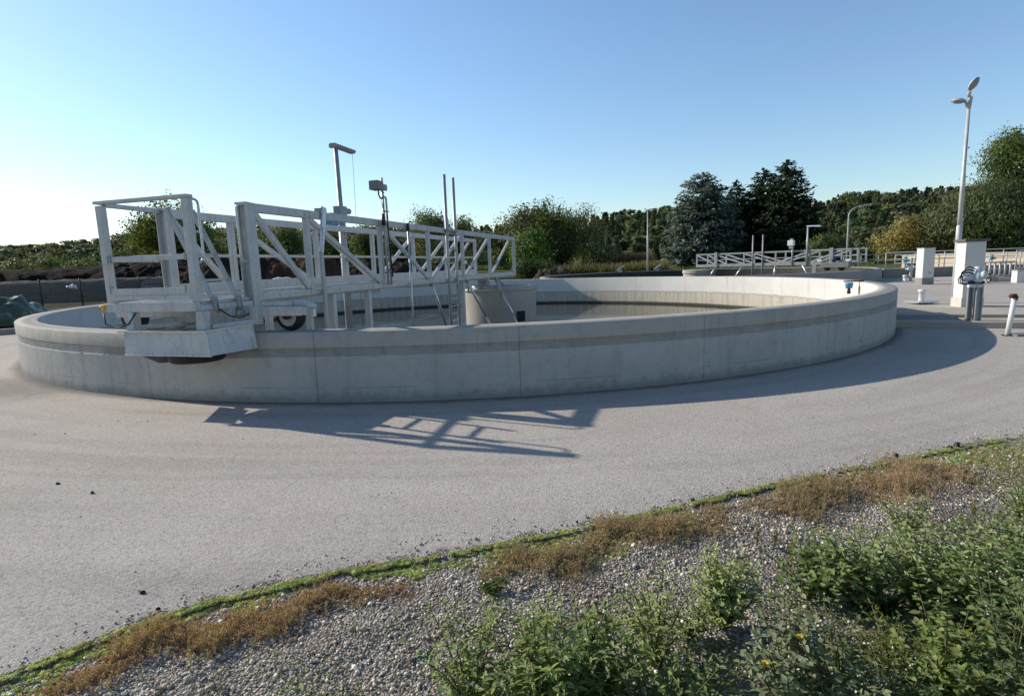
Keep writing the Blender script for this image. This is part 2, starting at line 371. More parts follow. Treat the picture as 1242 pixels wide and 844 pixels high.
# ------------------------------------------------------------------ scraper bridge
bridge = thing('scraper_bridge', 'white galvanised lattice footbridge running from the near tank rim to its centre pillar', 'bridge', (CX, CY, 0), math.pi / 2 - BAZ)
def B(s, l, z): return Vector((s, -l, z))
HW = .697
def bar(name, a, b, w, h, mat=PAINT, up=(0, 0, 1), bev=.006, parent=None):
    return MB().bar(B(*a), B(*b), w, h, up).build(name, mat, parent or bridge, bev)
def bbox(name, s0, s1, l0, l1, z0, z1, mat=PAINT, bev=.006, parent=None):
    return MB().box(s0, s1, -l1, -l0, z0, z1).build(name, mat, parent or bridge, bev)
SP = [-8.7, -6.62, -4.6, -2.62, -.55]
for sd in (1, -1):
    l = HW * sd
    bbox('top_chord', -9.755, 1.95, l - .075 if sd > 0 else l, l if sd > 0 else l + .075, 2.295, 2.405)
    bbox('bottom_chord', -9.755, 1.95, l - .075 if sd > 0 else l, l if sd > 0 else l + .075, 1.205, 1.292)
    li = l - .038 * sd
    for s_ in SP:
        m = MB(); m.box(s_ - .042, s_ + .042, -(li + .036), -(li - .036), 1.292, 2.295)
        for zc in (1.255, 2.35):                       # bolted gusset plates on the outer chord face
            yo = -l - .007 * sd; m.box(s_ - .075, s_ + .075, min(-l, yo), max(-l, yo), zc - .036, zc + .036)
            for ds in (-.055, .055):
                for dz in (-.022, .022): m.lathe([(.011, 0), (.011, .009), (.001, .009)], 6, (s_ + ds, yo, zc + dz), False, (0, -sd, 0))
        m.build('post', PAINT, bridge, .004)
    bbox('end_post', 1.83, 1.95, li - .036, li + .036, 1.292, 2.295)
    for a, b in (((-9.74, 2.29), (-8.76, 1.31)), ((-8.64, 2.29), (-6.70, 1.31)), ((-6.5, 2.29), (-4.68, 1.31)), ((-2.70, 2.29), (-4.50, 1.31)), ((-.64, 2.29), (-2.5, 1.31)), ((1.36, 2.29), (-.42, 1.31))):
        bar('diagonal_brace', (a[0], li, a[1]), (b[0], li, b[1]), .055, .075, up=(0, 0, 1))
    # channel post at the platform end, with flanges
    m = MB(); lo, hi = (.55, .70) if sd > 0 else (-.70, -.55)
    m.box(-9.865, -9.83, -hi, -lo, 1.15, 2.412); m.box(-9.93, -9.865, -lo - .014, -lo, 1.15, 2.412); m.box(-9.93, -9.865, -hi, -hi + .014, 1.15, 2.412)
    m.box(-9.83, -9.755, -(l if sd > 0 else l + .09), -(l - .09 if sd > 0 else l), 1.2, 2.408)
    m.box(-9.92, -9.866, -hi + .014, -lo - .014, 2.38, 2.412)
    m.build('channel_post', PAINT, bridge, .004)
bbox('middle_rail', -9.87, 1.83, -.675, -.63, 1.79, 1.835)
bbox('toe_board', -9.87, 1.83, -.615, -.60, 1.30, 1.44)
for s_ in (-8.7, -6.62, -4.6, -2.62, -.55, 1.8): bbox('cross_beam', s_ - .04, s_ + .04, -.62, .62, 1.13, 1.20)
# walkway grating: bearing bars and cross bars
g = MB()
for k in range(25):
    l = -.58 + k * .0485; g.box(-10.75, 1.82, -l - .003, -l + .003, 1.222, 1.252)
s_ = -10.75
while s_ < 1.82: g.box(s_, s_ + .009, -.59, .58, 1.238, 1.250); s_ += .045
g.build('walkway_grating', ZINC, bridge)
bbox('walkway_edge', -10.70, -9.95, .60, .66, 1.215, 1.262, GALV)
bbox('walkway_edge', -9.79, 1.82, .60, .612, 1.293, 1.33, GALV)
# end platform: posts, rails, toe board and channels
bbox('platform_channel', -10.82, -10.76, -.62, .70, 1.15, 1.252)
bbox('platform_channel', -10.76, -9.95, .662, .702, 1.15, 1.212)
bar('platform_channel', (-10.76, -.59, 1.20), (-9.95, -.67, 1.20), .05, .10)
bbox('corner_post', -10.79, -10.71, .615, .70, 1.252, 2.375)
bbox('corner_post', -10.79, -10.71, -.615, -.535, 1.252, 2.36)
bbox('end_rail', -10.80, -10.70, -.63, .70, 2.376, 2.412)
bar('side_rail', (-10.71, -.58, 2.375), (-9.92, -.66, 2.375), .06, .05)
bbox('middle_rail', -10.77, -10.73, -.535, .615, 1.725, 1.785)
bar('middle_rail', (-10.71, -.575, 1.75), (-10.0, -.66, 1.75), .04, .05)
m = MB(); m.box(-10.798, -10.785, -.60, .53, 1.30, 1.42); m.box(-10.812, -10.798, -.61, .53, 1.285, 1.335); m.build('toe_board', PAINT, bridge, .003)
for l in (-.515, .585): bbox('rail_clip', -10.785, -10.75, l - .015, l + .02, 1.715, 1.795, GALV2, .003)
for l in (-.53, .56): bbox('rail_clip', -10.80, -10.77, l - .02, l + .02, 1.36, 1.45, GALV2, .003)
# bent tubular grab handles on both sides of the access gap
def handle(s0, s1, l):
    pts = [(s0, l, 2.36)]
    for k in range(1, 8):
        a = math.pi / 2 * k / 7; pts.append((s0 + (s1 - s0) * math.sin(a), l, 2.36 + .035 * math.sin(2 * a) * .6 - .05 * (1 - math.cos(a))))
    pts += [(s1, l, 2.2), (s1, l, 1.95), (s1, l, 1.78)]
    for k in range(1, 7):
        a = math.pi * .5 * k / 6; pts.append((s1 - (s1 - s0) * .8 * (1 - math.cos(a)), l, 1.78 - .10 * math.sin(a)))
    MB().tube([B(*p) for p in pts], .014, 8).build('grab_handle', ZINC, bridge)
handle(-10.71, -10.60, .66); handle(-9.93, -10.03, .66)
# folded up access ladder leaning across the platform
lad = bpy.data.objects.new('access_ladder', None); COL.objects.link(lad); lad.parent = bridge
def lp(s, f): return (s, .69 - .53 * f, 1.25 + 1.06 * f)
for s_ in (-10.56, -10.19): bar('ladder_stile', lp(s_, 0), lp(s_, 1), .03, .055, GALV, (0, -.8, .6), .003, lad)
for f in (.22, .5, .76): bar('ladder_rung', lp(-10.56, f), lp(-10.19, f), .035, .03, GALV, (0, 0, 1), .003, lad)
for s_ in (-10.56, -10.19):
    m = MB(); m.tube([B(s_ - .03, .71, 1.27), B(s_ - .03, .725, 1.15), B(s_ + .03, .725, 1.12), B(s_ + .03, .71, 1.27)], .008, 6); m.box(s_ - .04, s_ + .04, -.715, -.70, 1.22, 1.30)
    m.build('ladder_bracket', GALV2, bridge)
bbox('limit_switch', -10.26, -10.18, .71, .76, 1.06, 1.11, ZINC); bbox('emergency_button_housing', -10.84, -10.78, -.675, -.62, 1.17, 1.24, YEL, .01)
MB().lathe([(.001, 0), (.028, 0), (.028, .02), (.001, .028)], 16, B(-10.81, -.675, 1.205), True, (0, 1, 0)).build('emergency_button', RED, bridge)
# carriage on the rim: cross beam, wheels, fender
bbox('carriage_beam', -10.17, -10.04, -1.28, 1.53, 1.035, 1.148)
def wheel(l, s0):
    c = B(s0, l, RIM + .183); ax = B(1, .06 * (1 if l > 0 else -1), 0)
    m = MB(); m.lathe([(.128, -.062), (.166, -.066), (.181, -.045), (.183, 0), (.181, .045), (.166, .066), (.128, .062)], 40, c, True, ax)
    tyre = m.build('wheel', BLACK, bridge)
    m = MB(); m.lathe([(.001, -.05), (.055, -.05), (.06, -.056), (.128, -.060)], 32, c, True, ax); m.lathe([(.128, .06), (.001, .05)], 32, c, True, ax); m.build('wheel_disc', HUBM, tyre)
    MB().lathe([(.045, -.05), (.045, -.10), (.03, -.105), (.001, -.105)], 16, c, True, ax).build('wheel_hub', RUST, tyre)
wheel(1.24, -9.955); wheel(-1.22, -9.955)
m = MB(); m.hexa([B(-10.14, .95, 1.151), B(-10.14, 1.40, 1.151), B(-9.93, 1.40, 1.151), B(-9.93, .95, 1.151), B(-10.11, 1.0, 1.19), B(-10.11, 1.40, 1.215), B(-9.93, 1.40, 1.215), B(-9.93, 1.0, 1.19)])
m.hexa([B(-10.12, 1.402, 1.151), B(-10.12, 1.56, 1.151), B(-9.87, 1.56, 1.10), B(-9.87, 1.402, 1.151), B(-10.10, 1.402, 1.214), B(-10.08, 1.56, 1.165), B(-9.87, 1.56, 1.15), B(-9.87, 1.402, 1.214)])
m.build('wheel_fender', PAINT, bridge, .008)
bbox('marker_box', -9.93, -9.88, 1.50, 1.55, 1.00, 1.10, WHITE, .006)
# splash skirt with drive wheel hanging outside the wall
m = MB()
def quadp(a, b, c, d, th=.006):
    a, b, c, d = [B(*p) for p in (a, b, c, d)]; n_ = (b - a).cross(c - b).normalized() * th
    m.hexa([a, b, c, d, a + n_, b + n_, c + n_, d + n_])
quadp((-10.86, -.33, .935), (-10.92, -.27, .675), (-10.92, .93, .675), (-10.88, .87, .935))
quadp((-10.88, .87, .935), (-10.92, .93, .675), (-10.33, 1.03, .675), (-10.33, .99, .950))
quadp((-10.92, -.27, .675), (-10.86, -.33, .935), (-10.33, -.62, .945), (-10.33, -.62, .675))
m.build('splash_skirt', PAINT, bridge, .002)
m = MB(); m.box(-10.935, -10.85, -.885, .345, .930, .947); m.bar(B(-10.89, .885, .945), B(-10.34, 1.0, .958), .05, .016); m.box(-10.935, -10.915, -.94, .28, .666, .682); m.build('skirt_lip', ZINC, bridge, .002)
m = MB(); a, b, c = B(-10.90, -.24, .672), B(-10.36, -.24, .672), B(-10.36, -.02, .46); d_ = B(0, .012, 0) ; e_ = B(-10.90, -.02, .66)
m.hexa([B(-10.85, -.20, .665), B(-10.34, -.24, .665), B(-10.34, -.12, .50), B(-10.80, .05, .56), B(-10.85, -.188, .669), B(-10.34, -.228, .669), B(-10.34, -.108, .504), B(-10.80, .062, .564)])
m.build('skirt_flap', GALV2, bridge)
m = MB(); m.lathe([(.12, .0), (.27, .0), (.295, .03), (.30, .08), (.295, .13), (.27, .16), (.12, .16)], 40, B(-10.605, .42, .565)); tyre = m.build('drive_wheel', BLACK, bridge)
MB().lathe([(.001, .05), (.12, .06), (.12, .15), (.05, .15), (.05, .30), (.001, .30)], 20, B(-10.605, .42, .565)).build('drive_hub', GALV2, tyre)
for l in (-.22, .05, .4): bar('skirt_plank', (-10.84, l + .10, .925), (-10.36, l - .06, .925), .09, .02, WOOD)
for s0, l0 in ((-10.80, -.26), (-10.80, .74), (-10.22, .95)): 
    m = MB(); m.hexa([B(s0 - .05, l0 - .05, .945), B(s0 - .05, l0 + .06, .945), B(s0 + .06, l0 + .06, .945), B(s0 + .06, l0 - .05, .945), B(s0 - .03, l0 - .05, 1.15), B(s0 - .03, l0 + .05, 1.15), B(s0 + .07, l0 + .05, 1.15), B(s0 + .07, l0 - .05, 1.15)])
    m.build('hanger', PAINT, bridge, .006)
bar('hanger_arm', (-10.74, -.26, .97), (-10.25, .10, .97), .05, .05); bar('hanger_arm', (-10.25, .10, .97), (-10.74, .70, .97), .05, .05)
bar('hanger_arm', (-10.74, .80, .975), (-10.25, .97, .985), .05, .05)
bbox('switch_box', -10.42, -10.32, .08, .20, .985, 1.10, PAINT, .006)
bbox('inner_beam', -10.35, -10.25, -.70, .70, 1.05, 1.15)
m = MB(); m.tube([B(-10.85, -.62, 1.15), B(-10.87, -.58, 1.02), B(-10.86, -.42, .975), B(-10.86, -.25, 1.02), B(-10.84, -.15, 1.14)], .008, 6); m.tube([B(-10.5, .70, 1.15), B(-10.4, .75, 1.06), B(-10.3, .80, 1.03), B(-10.2, .88, 1.08)], .008, 6); m.build('hanging_cable', CABLE, bridge)
# scraper gear: hangers, struts, ladder, masts
for s_ in (-8.12, -7.06): bar('scraper_leg', (s_, .60, 1.2), (s_ - .02, .60, -.40), .10, .085)
for s_ in (-8.12, -7.06): bar('scraper_leg', (s_, -.60, 1.2), (s_ - .02, -.60, -.40), .10, .085)
bar('scraper_leg', (-2.58, .60, 1.2), (-2.58, .60, -.40), .10, .10)
m = MB(); m.bar(B(-8.33, .72, 2.47), B(-8.42, .74, 2.16), .03, .10, (1, 0, 0)); m.bar(B(-8.42, .74, 2.16), B(-8.52, .75, 1.80), .05, .045, (1, 0, 0)); m.build('lift_arm', ZINC, bridge, .004)
bar('lift_bar', (-8.52, .745, 1.83), (-8.50, .745, -.38), .035, .07, GALV, (1, 0, 0), .003)
m = MB(); m.box(-8.40, -8.26, -.72, -.60, 2.405, 2.46); m.box(-8.37, -8.29, -.735, -.70, 2.27, 2.47); m.build('chord_clamp', GALV2, bridge, .004)
m = MB(); m.tube([B(-5.66, .74, 2.30), B(-5.66, .74, -.38)], .02, 8); o = m.build('guide_tube', ZINC, bridge); MB().tube([B(-5.66, .74, 2.26), B(-5.66, .74, 2.31), B(-5.66, .74, 2.40)], [.03, .034, .02], 10).build('tube_cap', BLACK, o)
for a, b in (((-4.52, .66, 1.19), (-3.43, .66, -.38)), ((-2.40, .66, 1.17), (-1.15, .98, -.38)), ((-.15, .66, 1.17), (-1.18, 1.77, -.38))):
    a = Vector(a); b = Vector(b); mid = a.lerp(b, .62)
    m = MB(); m.tube([B(*a), B(*mid)], .034, 10); m.tube([B(*mid), B(*b)], .024, 8); m.build('telescopic_strut', ZINC, bridge)
    MB().box(a.x - .05, a.x + .05, -.70, -.62, 1.14, 1.21).build('strut_bracket', GALV2, bridge, .004)
ld = bpy.data.objects.new('mast_ladder', None); COL.objects.link(ld); ld.parent = bridge
for s_, zt in ((-3.755, 3.565), (-3.24, 3.56)): MB().tube([B(s_, .745, zt), B(s_, .745, -.4)], .036, 12).build('ladder_mast', GALV, ld)
for k in range(9): bar('ladder_rung', (-3.72, .745, 1.15 - k * .17 if k < 9 else 0), (-3.275, .745, 1.15 - k * .17), .03, .03, GALV, (0, 0, 1), .003, ld)
for z in (1.62, 1.95): bar('ladder_rung', (-3.72, .745, z), (-3.275, .745, z), .03, .03, GALV, (0, 0, 1), .003, ld)
bar('mast_clamp', (-3.80, .745, 2.36), (-3.18, .745, 2.36), .11, .05, GALV2)
m = MB(); m.lathe([(.001, 0), (.05, 0), (.05, .16), (.03, .18), (.001, .18)], 16, B(-3.42, .60, 2.50)); m.box(-3.46, -3.36, -.66, -.55, 2.41, 2.50); m.build('blue_actuator', BLUE, bridge)
# floodlight mast on the far side
mast = bpy.data.objects.new('floodlight', None); COL.objects.link(mast); mast.parent = bridge
MB().tube([B(-5.5, -.80, -.4), B(-5.5, -.80, 2.62), B(-5.5, -.80, 2.63), B(-5.52, -.80, 3.96)], [.075, .075, .05, .042], 14).build('lamp_mast', GALV, mast)
m = MB(); a, b = B(-5.62, -.80, 4.0), B(-4.86, -.80, 3.985)
m.bar(a, b, .13, .055); m.bar(B(-5.66, -.80, 3.975), B(-5.56, -.80, 3.98), .15, .09); m.build('lamp_head', GALV2, mast, .02)
m = MB(); m.bar(B(-5.5, -.80, 3.958), B(-4.9, -.80, 3.944), .12, .012); m.build('lamp_glass', GLASS, mast)
m = MB(); m.box(-5.62, -5.40, .72, .90, 2.62, 2.82); m.tube([B(-5.4, -.80, 2.74), B(-5.2, -.80, 2.74)], .06, 12); m.build('mast_clamp', GALV2, mast, .006)
m = MB(); m.box(-5.95, -5.72, .72, .88, 2.42, 2.66); m.tube([B(-5.85, -.80, 2.54), B(-5.62, -.80, 2.54)], .07, 12); m.build('lift_motor', BLUE, mast, .01)
MB().tube([B(-4.92, -.80, 3.95), B(-4.95, -.80, 2.4), B(-5.0, -.80, -.3)], .0045, 5).build('lift_wire', CABLE, mast)
# control box on a thin double mast
cb = bpy.data.objects.new('sensor_mast', None); COL.objects.link(cb); cb.parent = bridge
MB().tube([B(-6.60, .76, 1.26), B(-6.60, .76, 3.12)], .02, 8).build('mast_tube', GALV, cb)
MB().tube([B(-6.49, .76, 1.26), B(-6.49, .76, 2.72), B(-6.50, .76, 2.79), B(-6.55, .76, 2.80)], .02, 8).build('mast_tube', GALV, cb)
m = MB(); m.bar(B(-6.79, .84, 2.965), B(-6.79, .66, 2.965), .20, .155); m.build('sensor_box', DKBOX, cb, .012)
m = MB(); m.bar(B(-6.66, .78, 2.96), B(-6.50, .78, 2.955), .05, .10); m.build('box_bracket', GALV2, cb, .004)
m = MB(); m.tube([B(-6.78, .78, 2.89), B(-6.78, .78, 2.82), B(-6.74, .78, 2.76), B(-6.68, .78, 2.755), B(-6.63, .78, 2.80)], .014, 6); m.tube([B(-6.72, .80, 2.89), B(-6.68, .80, 2.84), B(-6.62, .80, 2.86)], .008, 6)
m.tube([B(-6.70, .78, 2.755), B(-6.68, .79, 2.6), B(-6.62, .79, 2.45), B(-6.62, .79, 2.3)], .006, 5); m.build('sensor_cable', CABLE, cb)
m = MB(); m.tube([B(-6.68, .78, 2.50), B(-6.68, .78, 2.30)], [.02, .035], 8); m.tube([B(-6.55, .79, 2.50), B(-6.54, .79, 2.25), B(-6.48, .79, 1.4)], .013, 6); m.build('cable_wrap', CABLE, cb)
for z in (1.5, 2.0, 2.55): bar('mast_strap', (-6.62, .77, z), (-6.46, .77, z), .05, .02, GALV2, parent=cb)
MB().box(-9.5, 1.5, -.672, -.655, 1.192, 1.204).build('cable_tray', GALV2, bridge)
m = MB(); m.lathe([(.001, 0), (.35, 0), (.35, .12), (.18, .15), (.18, .38), (.001, .38)], 28, B(.7, 0, .82)); m.build('centre_bearing', GALV2, bridge)
m = MB(); m.tube([B(-1.9, .5, 1.19), B(-1.9, .5, .9), B(-1.7, .5, .86)], .03, 8); m.tube([B(.1, .5, 1.16), B(.35, .55, 1.17), B(.75, .6, .98), B(1.1, .55, .92)], .03, 8); m.build('feed_pipe', GALV, bridge)
bbox('rail_lamp', .55, .70, -.60, -.5, 1.62, 1.72, WHITE, .01)

# ------------------------------------------------------------------ level sensor on the far inner rim
q = ray(1042, 345); k_ = Vector((q.x, q.y)).normalized(); oc = Vector((-CX, -CY)); b_ = k_.dot(oc); tt_ = -b_ + math.sqrt(b_ * b_ - (oc.dot(oc) - RI * RI)); P = k_ * tt_; d = Vector((P.x - CX, P.y - CY)); a0 = math.atan2(d.y, d.x)
sen = thing('level_sensor', 'blue level sensor on a bracket inside the right rim of the near tank', 'sensor', (CX + RI * math.cos(a0), CY + RI * math.sin(a0), RIM), a0); sen.scale = (.8, .8, .8)
MB().box(-.42, .12, -.03, .03, .0, .04).box(.02, .08, -.03, .03, -.30, .0).build('bracket', RUST, sen, .004)
MB().lathe([(.001, -.02), (.10, -.02), (.11, -.06), (.09, -.19), (.05, -.2), (.001, -.2)], 20, (-.27, 0, 0)).build('sensor_head', BLUE, sen)
MB().lathe([(.04, -.2), (.05, -.3), (.05, -.36), (.001, -.36)], 14, (-.27, 0, 0)).build('sensor_nozzle', BLACK, sen)
#PART2
# ------------------------------------------------------------------ ground, asphalt yard, gravel bank
EDGE = [(-30, -16), (-12, -6.2), (-6, -1.6), (-3.4, .75), (-2.6, 1.52), (-2.036, 2.015), (-1.793, 2.264), (-1.482, 2.487), (-.91, 2.724), (-.481, 2.836), (.34, 3.106), (1.16, 3.417), (2.016, 3.757), (3.011, 4.115), (4.178, 4.502), (6.2, 5.15), (12, 7.0), (30, 12.5), (60, 21)]
EA = np.array(EDGE, float)
def edge_fn():
    seg = np.linalg.norm(np.diff(EA, axis=0), axis=1); L = np.concatenate([[0], np.cumsum(seg)])
    def f(t):                              # t: metres along the edge measured from (-3.4,.75)
        t = np.asarray(t, float) + L[3]
        x = np.interp(t, L, EA[:, 0]); y = np.interp(t, L, EA[:, 1])
        d = .12; dx = np.interp(t + d, L, EA[:, 0]) - np.interp(t - d, L, EA[:, 0]); dy = np.interp(t + d, L, EA[:, 1]) - np.interp(t - d, L, EA[:, 1])
        n = np.hypot(dx, dy); return np.stack([x, y], -1), np.stack([dy / n, -dx / n], -1)
    return f
edge = edge_fn()
def snoise(x, y, f=1.0, seed=0.):
    x = np.asarray(x) * f; y = np.asarray(y) * f
    return (np.sin(x * 1.7 + 2.3 * np.sin(y * .9 + seed) + seed) + np.sin(y * 2.1 + 1.9 * np.sin(x * 1.3 - seed) + 2 * seed) + .6 * np.sin((x + y) * 3.7 + seed * 3) + .5 * np.sin((x - y) * 5.3 + 1.3 * np.sin(x * 4.1))) / 3.1
def bank_z(x, y, v):                       # gravel bank falls gently away from the asphalt edge
    v = np.clip(v, -.2, 4)
    return -.012 - .05 * v + .018 * snoise(x, y, 3.1) * np.clip(v * 4, 0, 1) + .010 * snoise(x, y, 9.7, 2.) * np.clip(v * 5, .2, 1)

def terrain(x, y):
    x = np.asarray(x, float); y = np.asarray(y, float)
    rise = np.clip((y - 85) / 130, 0, 1); rise = rise * rise * (3 - 2 * rise)
    side = .40 + .6 / (1 + np.exp(-(x - 10) / 25))
    return rise * 13 * side * (1 + .15 * np.sin(x / 37)) + np.clip((y - 250) / 900, 0, 1) * 10

t = NT('meadow_and_soil'); v = t.pos(); s = t.xyz(v)
n1 = t.noise(v, .12, 6, .6); n2 = t.noise(v, 3, 6, .7)
c = t.ramp(n1, [(.3, (.060, .085, .025)), (.5, (.10, .12, .035)), (.7, (.17, .155, .065))])
c = t.mix(t.math('MULTIPLY', t.step(n2, .4, .7), .6), c, (.05, .07, .022))
soil = t.mix(t.step(n2, .4, .65), (.045, .036, .028), (.085, .07, .052))
lft = t.math('MULTIPLY', t.step(t.math('ADD', s[0], t.math('MULTIPLY', n1, 20)), 8, -2), t.step(s[1], 72, 60))
c = t.mix(lft, c, soil); t.bump(n2, .6, .1)
GROUNDM = t.done(c, .95, 0, .1)
NA = 160; rr = np.concatenate([[RO - .12, RO + 3, RO + 8, RO + 16, RO + 26], np.linspace(42, 110, 18), np.geomspace(120, 3500, 22)])
ang = np.linspace(0, 2 * np.pi, NA, endpoint=False)
gx = CX + rr[:, None] * np.cos(ang); gy = CY + rr[:, None] * np.sin(ang)
gz = terrain(gx, gy) - .06
# keep the sheet well under the bank in front of the camera
Pe, Ne = edge(np.linspace(-40, 80, 600))
dd = np.array([[min(((px_ - Pe[:, 0]) * Ne[:, 0] + (py_ - Pe[:, 1]) * Ne[:, 1])[np.argmin((Pe[:, 0] - px_) ** 2 + (Pe[:, 1] - py_) ** 2)], 60) for px_, py_ in zip(a_, b_)] for a_, b_ in zip(gx[:6], gy[:6])])
gz[:6] -= np.clip(dd, 0, 9) * .16
gz[6:] -= ((gy[6:] < 0) * 1.2)
vs = np.stack([gx, gy, gz], -1).reshape(-1, 3); fs = []
for i in range(len(rr) - 1):
    for k in range(NA):
        k2 = (k + 1) % NA; fs.append((i * NA + k, (i + 1) * NA + k, (i + 1) * NA + k2, i * NA + k2))
np_mesh('ground', vs, fs, GROUNDM, kind='structure', smooth=True)

t = NT('worn_asphalt'); v = t.pos(); s = t.xyz(v)
n1 = t.noise(v, .35, 7, .6); n2 = t.noise(v, 2.4, 7, .68); n3 = t.noise(v, 26, 5, .7)
ag = t.n('ShaderNodeTexVoronoi'); ag.inputs['Scale'].default_value = 125; t.link(v, ag.inputs['Vector'])
bw = t.n('ShaderNodeRGBToBW'); t.link(ag.outputs['Color'], bw.inputs[0])
ag2 = t.n('ShaderNodeTexVoronoi'); ag2.inputs['Scale'].default_value = 95; t.link(v, ag2.inputs['Vector'])
bw2 = t.n('ShaderNodeRGBToBW'); t.link(ag2.outputs['Color'], bw2.inputs[0])
c = t.ramp(n1, [(.28, (.41, .37, .328)), (.72, (.49, .444, .396))])
rw0 = t.math('SQRT', t.math('ADD', t.math('POWER', t.math('SUBTRACT', s[0], CX), 2.0), t.math('POWER', t.math('SUBTRACT', s[1], CY), 2.0)))
trk = t.noise(t.cxyz(t.math('MULTIPLY', rw0, 2.2), t.math('MULTIPLY', t.math('ARCTAN2', t.math('SUBTRACT', s[1], CY), t.math('SUBTRACT', s[0], CX)), 1.6), 0), 1.0, 4, .6, .6)
c = t.mix(t.math('MULTIPLY', t.step(trk, .48, .66), .30), c, (.225, .203, .18)); c = t.mix(t.math('MULTIPLY', t.step(trk, .44, .30), .25), c, (.50, .465, .425))
c = t.mix(t.math('MULTIPLY', t.step(n2, .5, .78), .3), c, (.25, .232, .212))
ck = t.step(t.voro(t.cxyz(t.math('MULTIPLY_ADD', n2, .35, s[0]), t.math('MULTIPLY_ADD', n1, .6, s[1]), 0), .33, 'DISTANCE_TO_EDGE'), .0055, .0015); c = t.mix(t.math('MULTIPLY', ck, t.math('MULTIPLY', t.step(n1, .5, .6), .5)), c, (.12, .11, .10))
c = t.mix(t.math('MULTIPLY', t.step(n3, .52, .75), .22), c, (.23, .215, .20))
g = t.math('MULTIPLY_ADD', bw.outputs[0], 1.0, .52); c = t.mix(.7, c, t.mix(1.0, c, t.cxyz(g, g, g), 'MULTIPLY'))
c = t.mix(t.math('MULTIPLY', t.step(bw2.outputs[0], .80, .86), .45), c, (.13, .12, .11))
c = t.mix(t.math('MULTIPLY', t.step(bw2.outputs[0], .22, .16), .5), c, (.52, .50, .47))
red = t.step(t.noise(v, 1.1, 4, .6), .52, .62); c = t.mix(t.math('MULTIPLY', red, t.math('MULTIPLY', t.step(bw.outputs[0], .6, .8), .25)), c, (.36, .22, .17))
dx = t.math('ADD', s[0], 7.4); dy = t.math('SUBTRACT', s[1], 8.2)
dist = t.math('SQRT', t.math('ADD', t.math('MULTIPLY', dx, dx), t.math('MULTIPLY', t.math('MULTIPLY', dy, dy), 2.2)))
damp = t.step(t.math('ADD', dist, t.math('MULTIPLY', n2, 3.2)), 3.9, 2.2); c = t.mix(t.math('MULTIPLY', damp, .5), c, (.10, .088, .076))
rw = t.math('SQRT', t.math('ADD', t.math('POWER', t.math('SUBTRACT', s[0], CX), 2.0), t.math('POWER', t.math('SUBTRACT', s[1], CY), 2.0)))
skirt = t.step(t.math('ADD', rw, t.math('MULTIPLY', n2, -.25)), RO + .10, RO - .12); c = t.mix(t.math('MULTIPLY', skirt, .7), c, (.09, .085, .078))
t.bump(t.math('MULTIPLY_ADD', ag.outputs['Distance'], .8, t.math('MULTIPLY', n3, .6)), .6, .005)
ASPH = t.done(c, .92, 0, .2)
poly = [tuple(p) for p in EDGE] + [(60, 33.5), (24, 33.6), (22.5, 40), (1.5, 40), (-2, 30), (-9.5, 27), (-14.6, 21), (-15.4, 16.6), (-22, 9), (-40, -8)]
def ray_poly(cx, cy, a):
    dx_, dy_ = math.cos(a), math.sin(a); best = None
    for (x0, y0), (x1, y1) in zip(poly, poly[1:] + poly[:1]):
        ex, ey = x1 - x0, y1 - y0; den = dx_ * ey - dy_ * ex
        if abs(den) < 1e-9: continue
        tt = ((x0 - cx) * ey - (y0 - cy) * ex) / den; u = ((x0 - cx) * dy_ - (y0 - cy) * dx_) / den
        if tt > 0 and -1e-6 <= u <= 1 + 1e-6 and (best is None or tt < best): best = tt
    return best
NR = 900; rs_ = []; 
for k in range(NR):
    a = 2 * math.pi * k / NR; rb = ray_poly(CX, CY, a); jit = .035 * math.sin(a * 400) + .03 * random.uniform(-1, 1)
    r0 = RO - .1; row = [(CX + (r0 + (rb + jit - r0) * f) * math.cos(a), CY + (r0 + (rb + jit - r0) * f) * math.sin(a)) for f in (0, .25, .5, .75, .96, 1)]
    rs_.append(row)
vs = []; 
for row in rs_:
    for j, (x, y) in enumerate(row): vs.append((x, y, 0.0 if j < 5 else -.02))
fs = []
for k in range(NR):
    k2 = (k + 1) % NR
    for j in range(5): fs.append((k * 6 + j, k * 6 + j + 1, k2 * 6 + j + 1, k2 * 6 + j))
np_mesh('road', vs, fs, ASPH, kind='structure')

t = NT('gravel_soil'); v = t.pos()
vo = t.n('ShaderNodeTexVoronoi'); vo.inputs['Scale'].default_value = 75; t.link(v, vo.inputs['Vector'])
bw = t.n('ShaderNodeRGBToBW'); t.link(vo.outputs['Color'], bw.inputs[0])
c = t.ramp(bw.outputs[0], [(.2, (.22, .195, .165)), (.5, (.40, .37, .33)), (.8, (.58, .55, .50))])
c = t.mix(t.math('MULTIPLY', t.step(vo.outputs['Distance'], .35, .7), .7), c, (.10, .082, .065))
c = t.mix(t.math('MULTIPLY', t.step(t.noise(v, 2.2, 5, .65), .45, .6), .6), c, (.19, .15, .115))
t.bump(t.math('MULTIPLY', vo.outputs['Distance'], -1.0), 1.0, .012)
BANKM = t.done(c, .95, 0, .15)
T = np.linspace(-20, 40, 700); Vv = np.concatenate([[-.12, -.05], np.linspace(0, 1.6, 40), np.linspace(1.75, 7, 14)])
Pt, Nt = edge(T)
X = Pt[:, None, 0] + Nt[:, None, 0] * Vv; Y = Pt[:, None, 1] + Nt[:, None, 1] * Vv
Z = bank_z(X, Y, Vv[None, :]); vs = np.stack([X, Y, Z], -1).reshape(-1, 3); nv = len(Vv)
i, j = np.meshgrid(np.arange(len(T) - 1), np.arange(nv - 1), indexing='ij'); a = (i * nv + j).ravel()
np_mesh('gravel_bank', vs, np.stack([a, a + 1, a + nv + 1, a + nv], -1), BANKM, kind='structure', smooth=True)

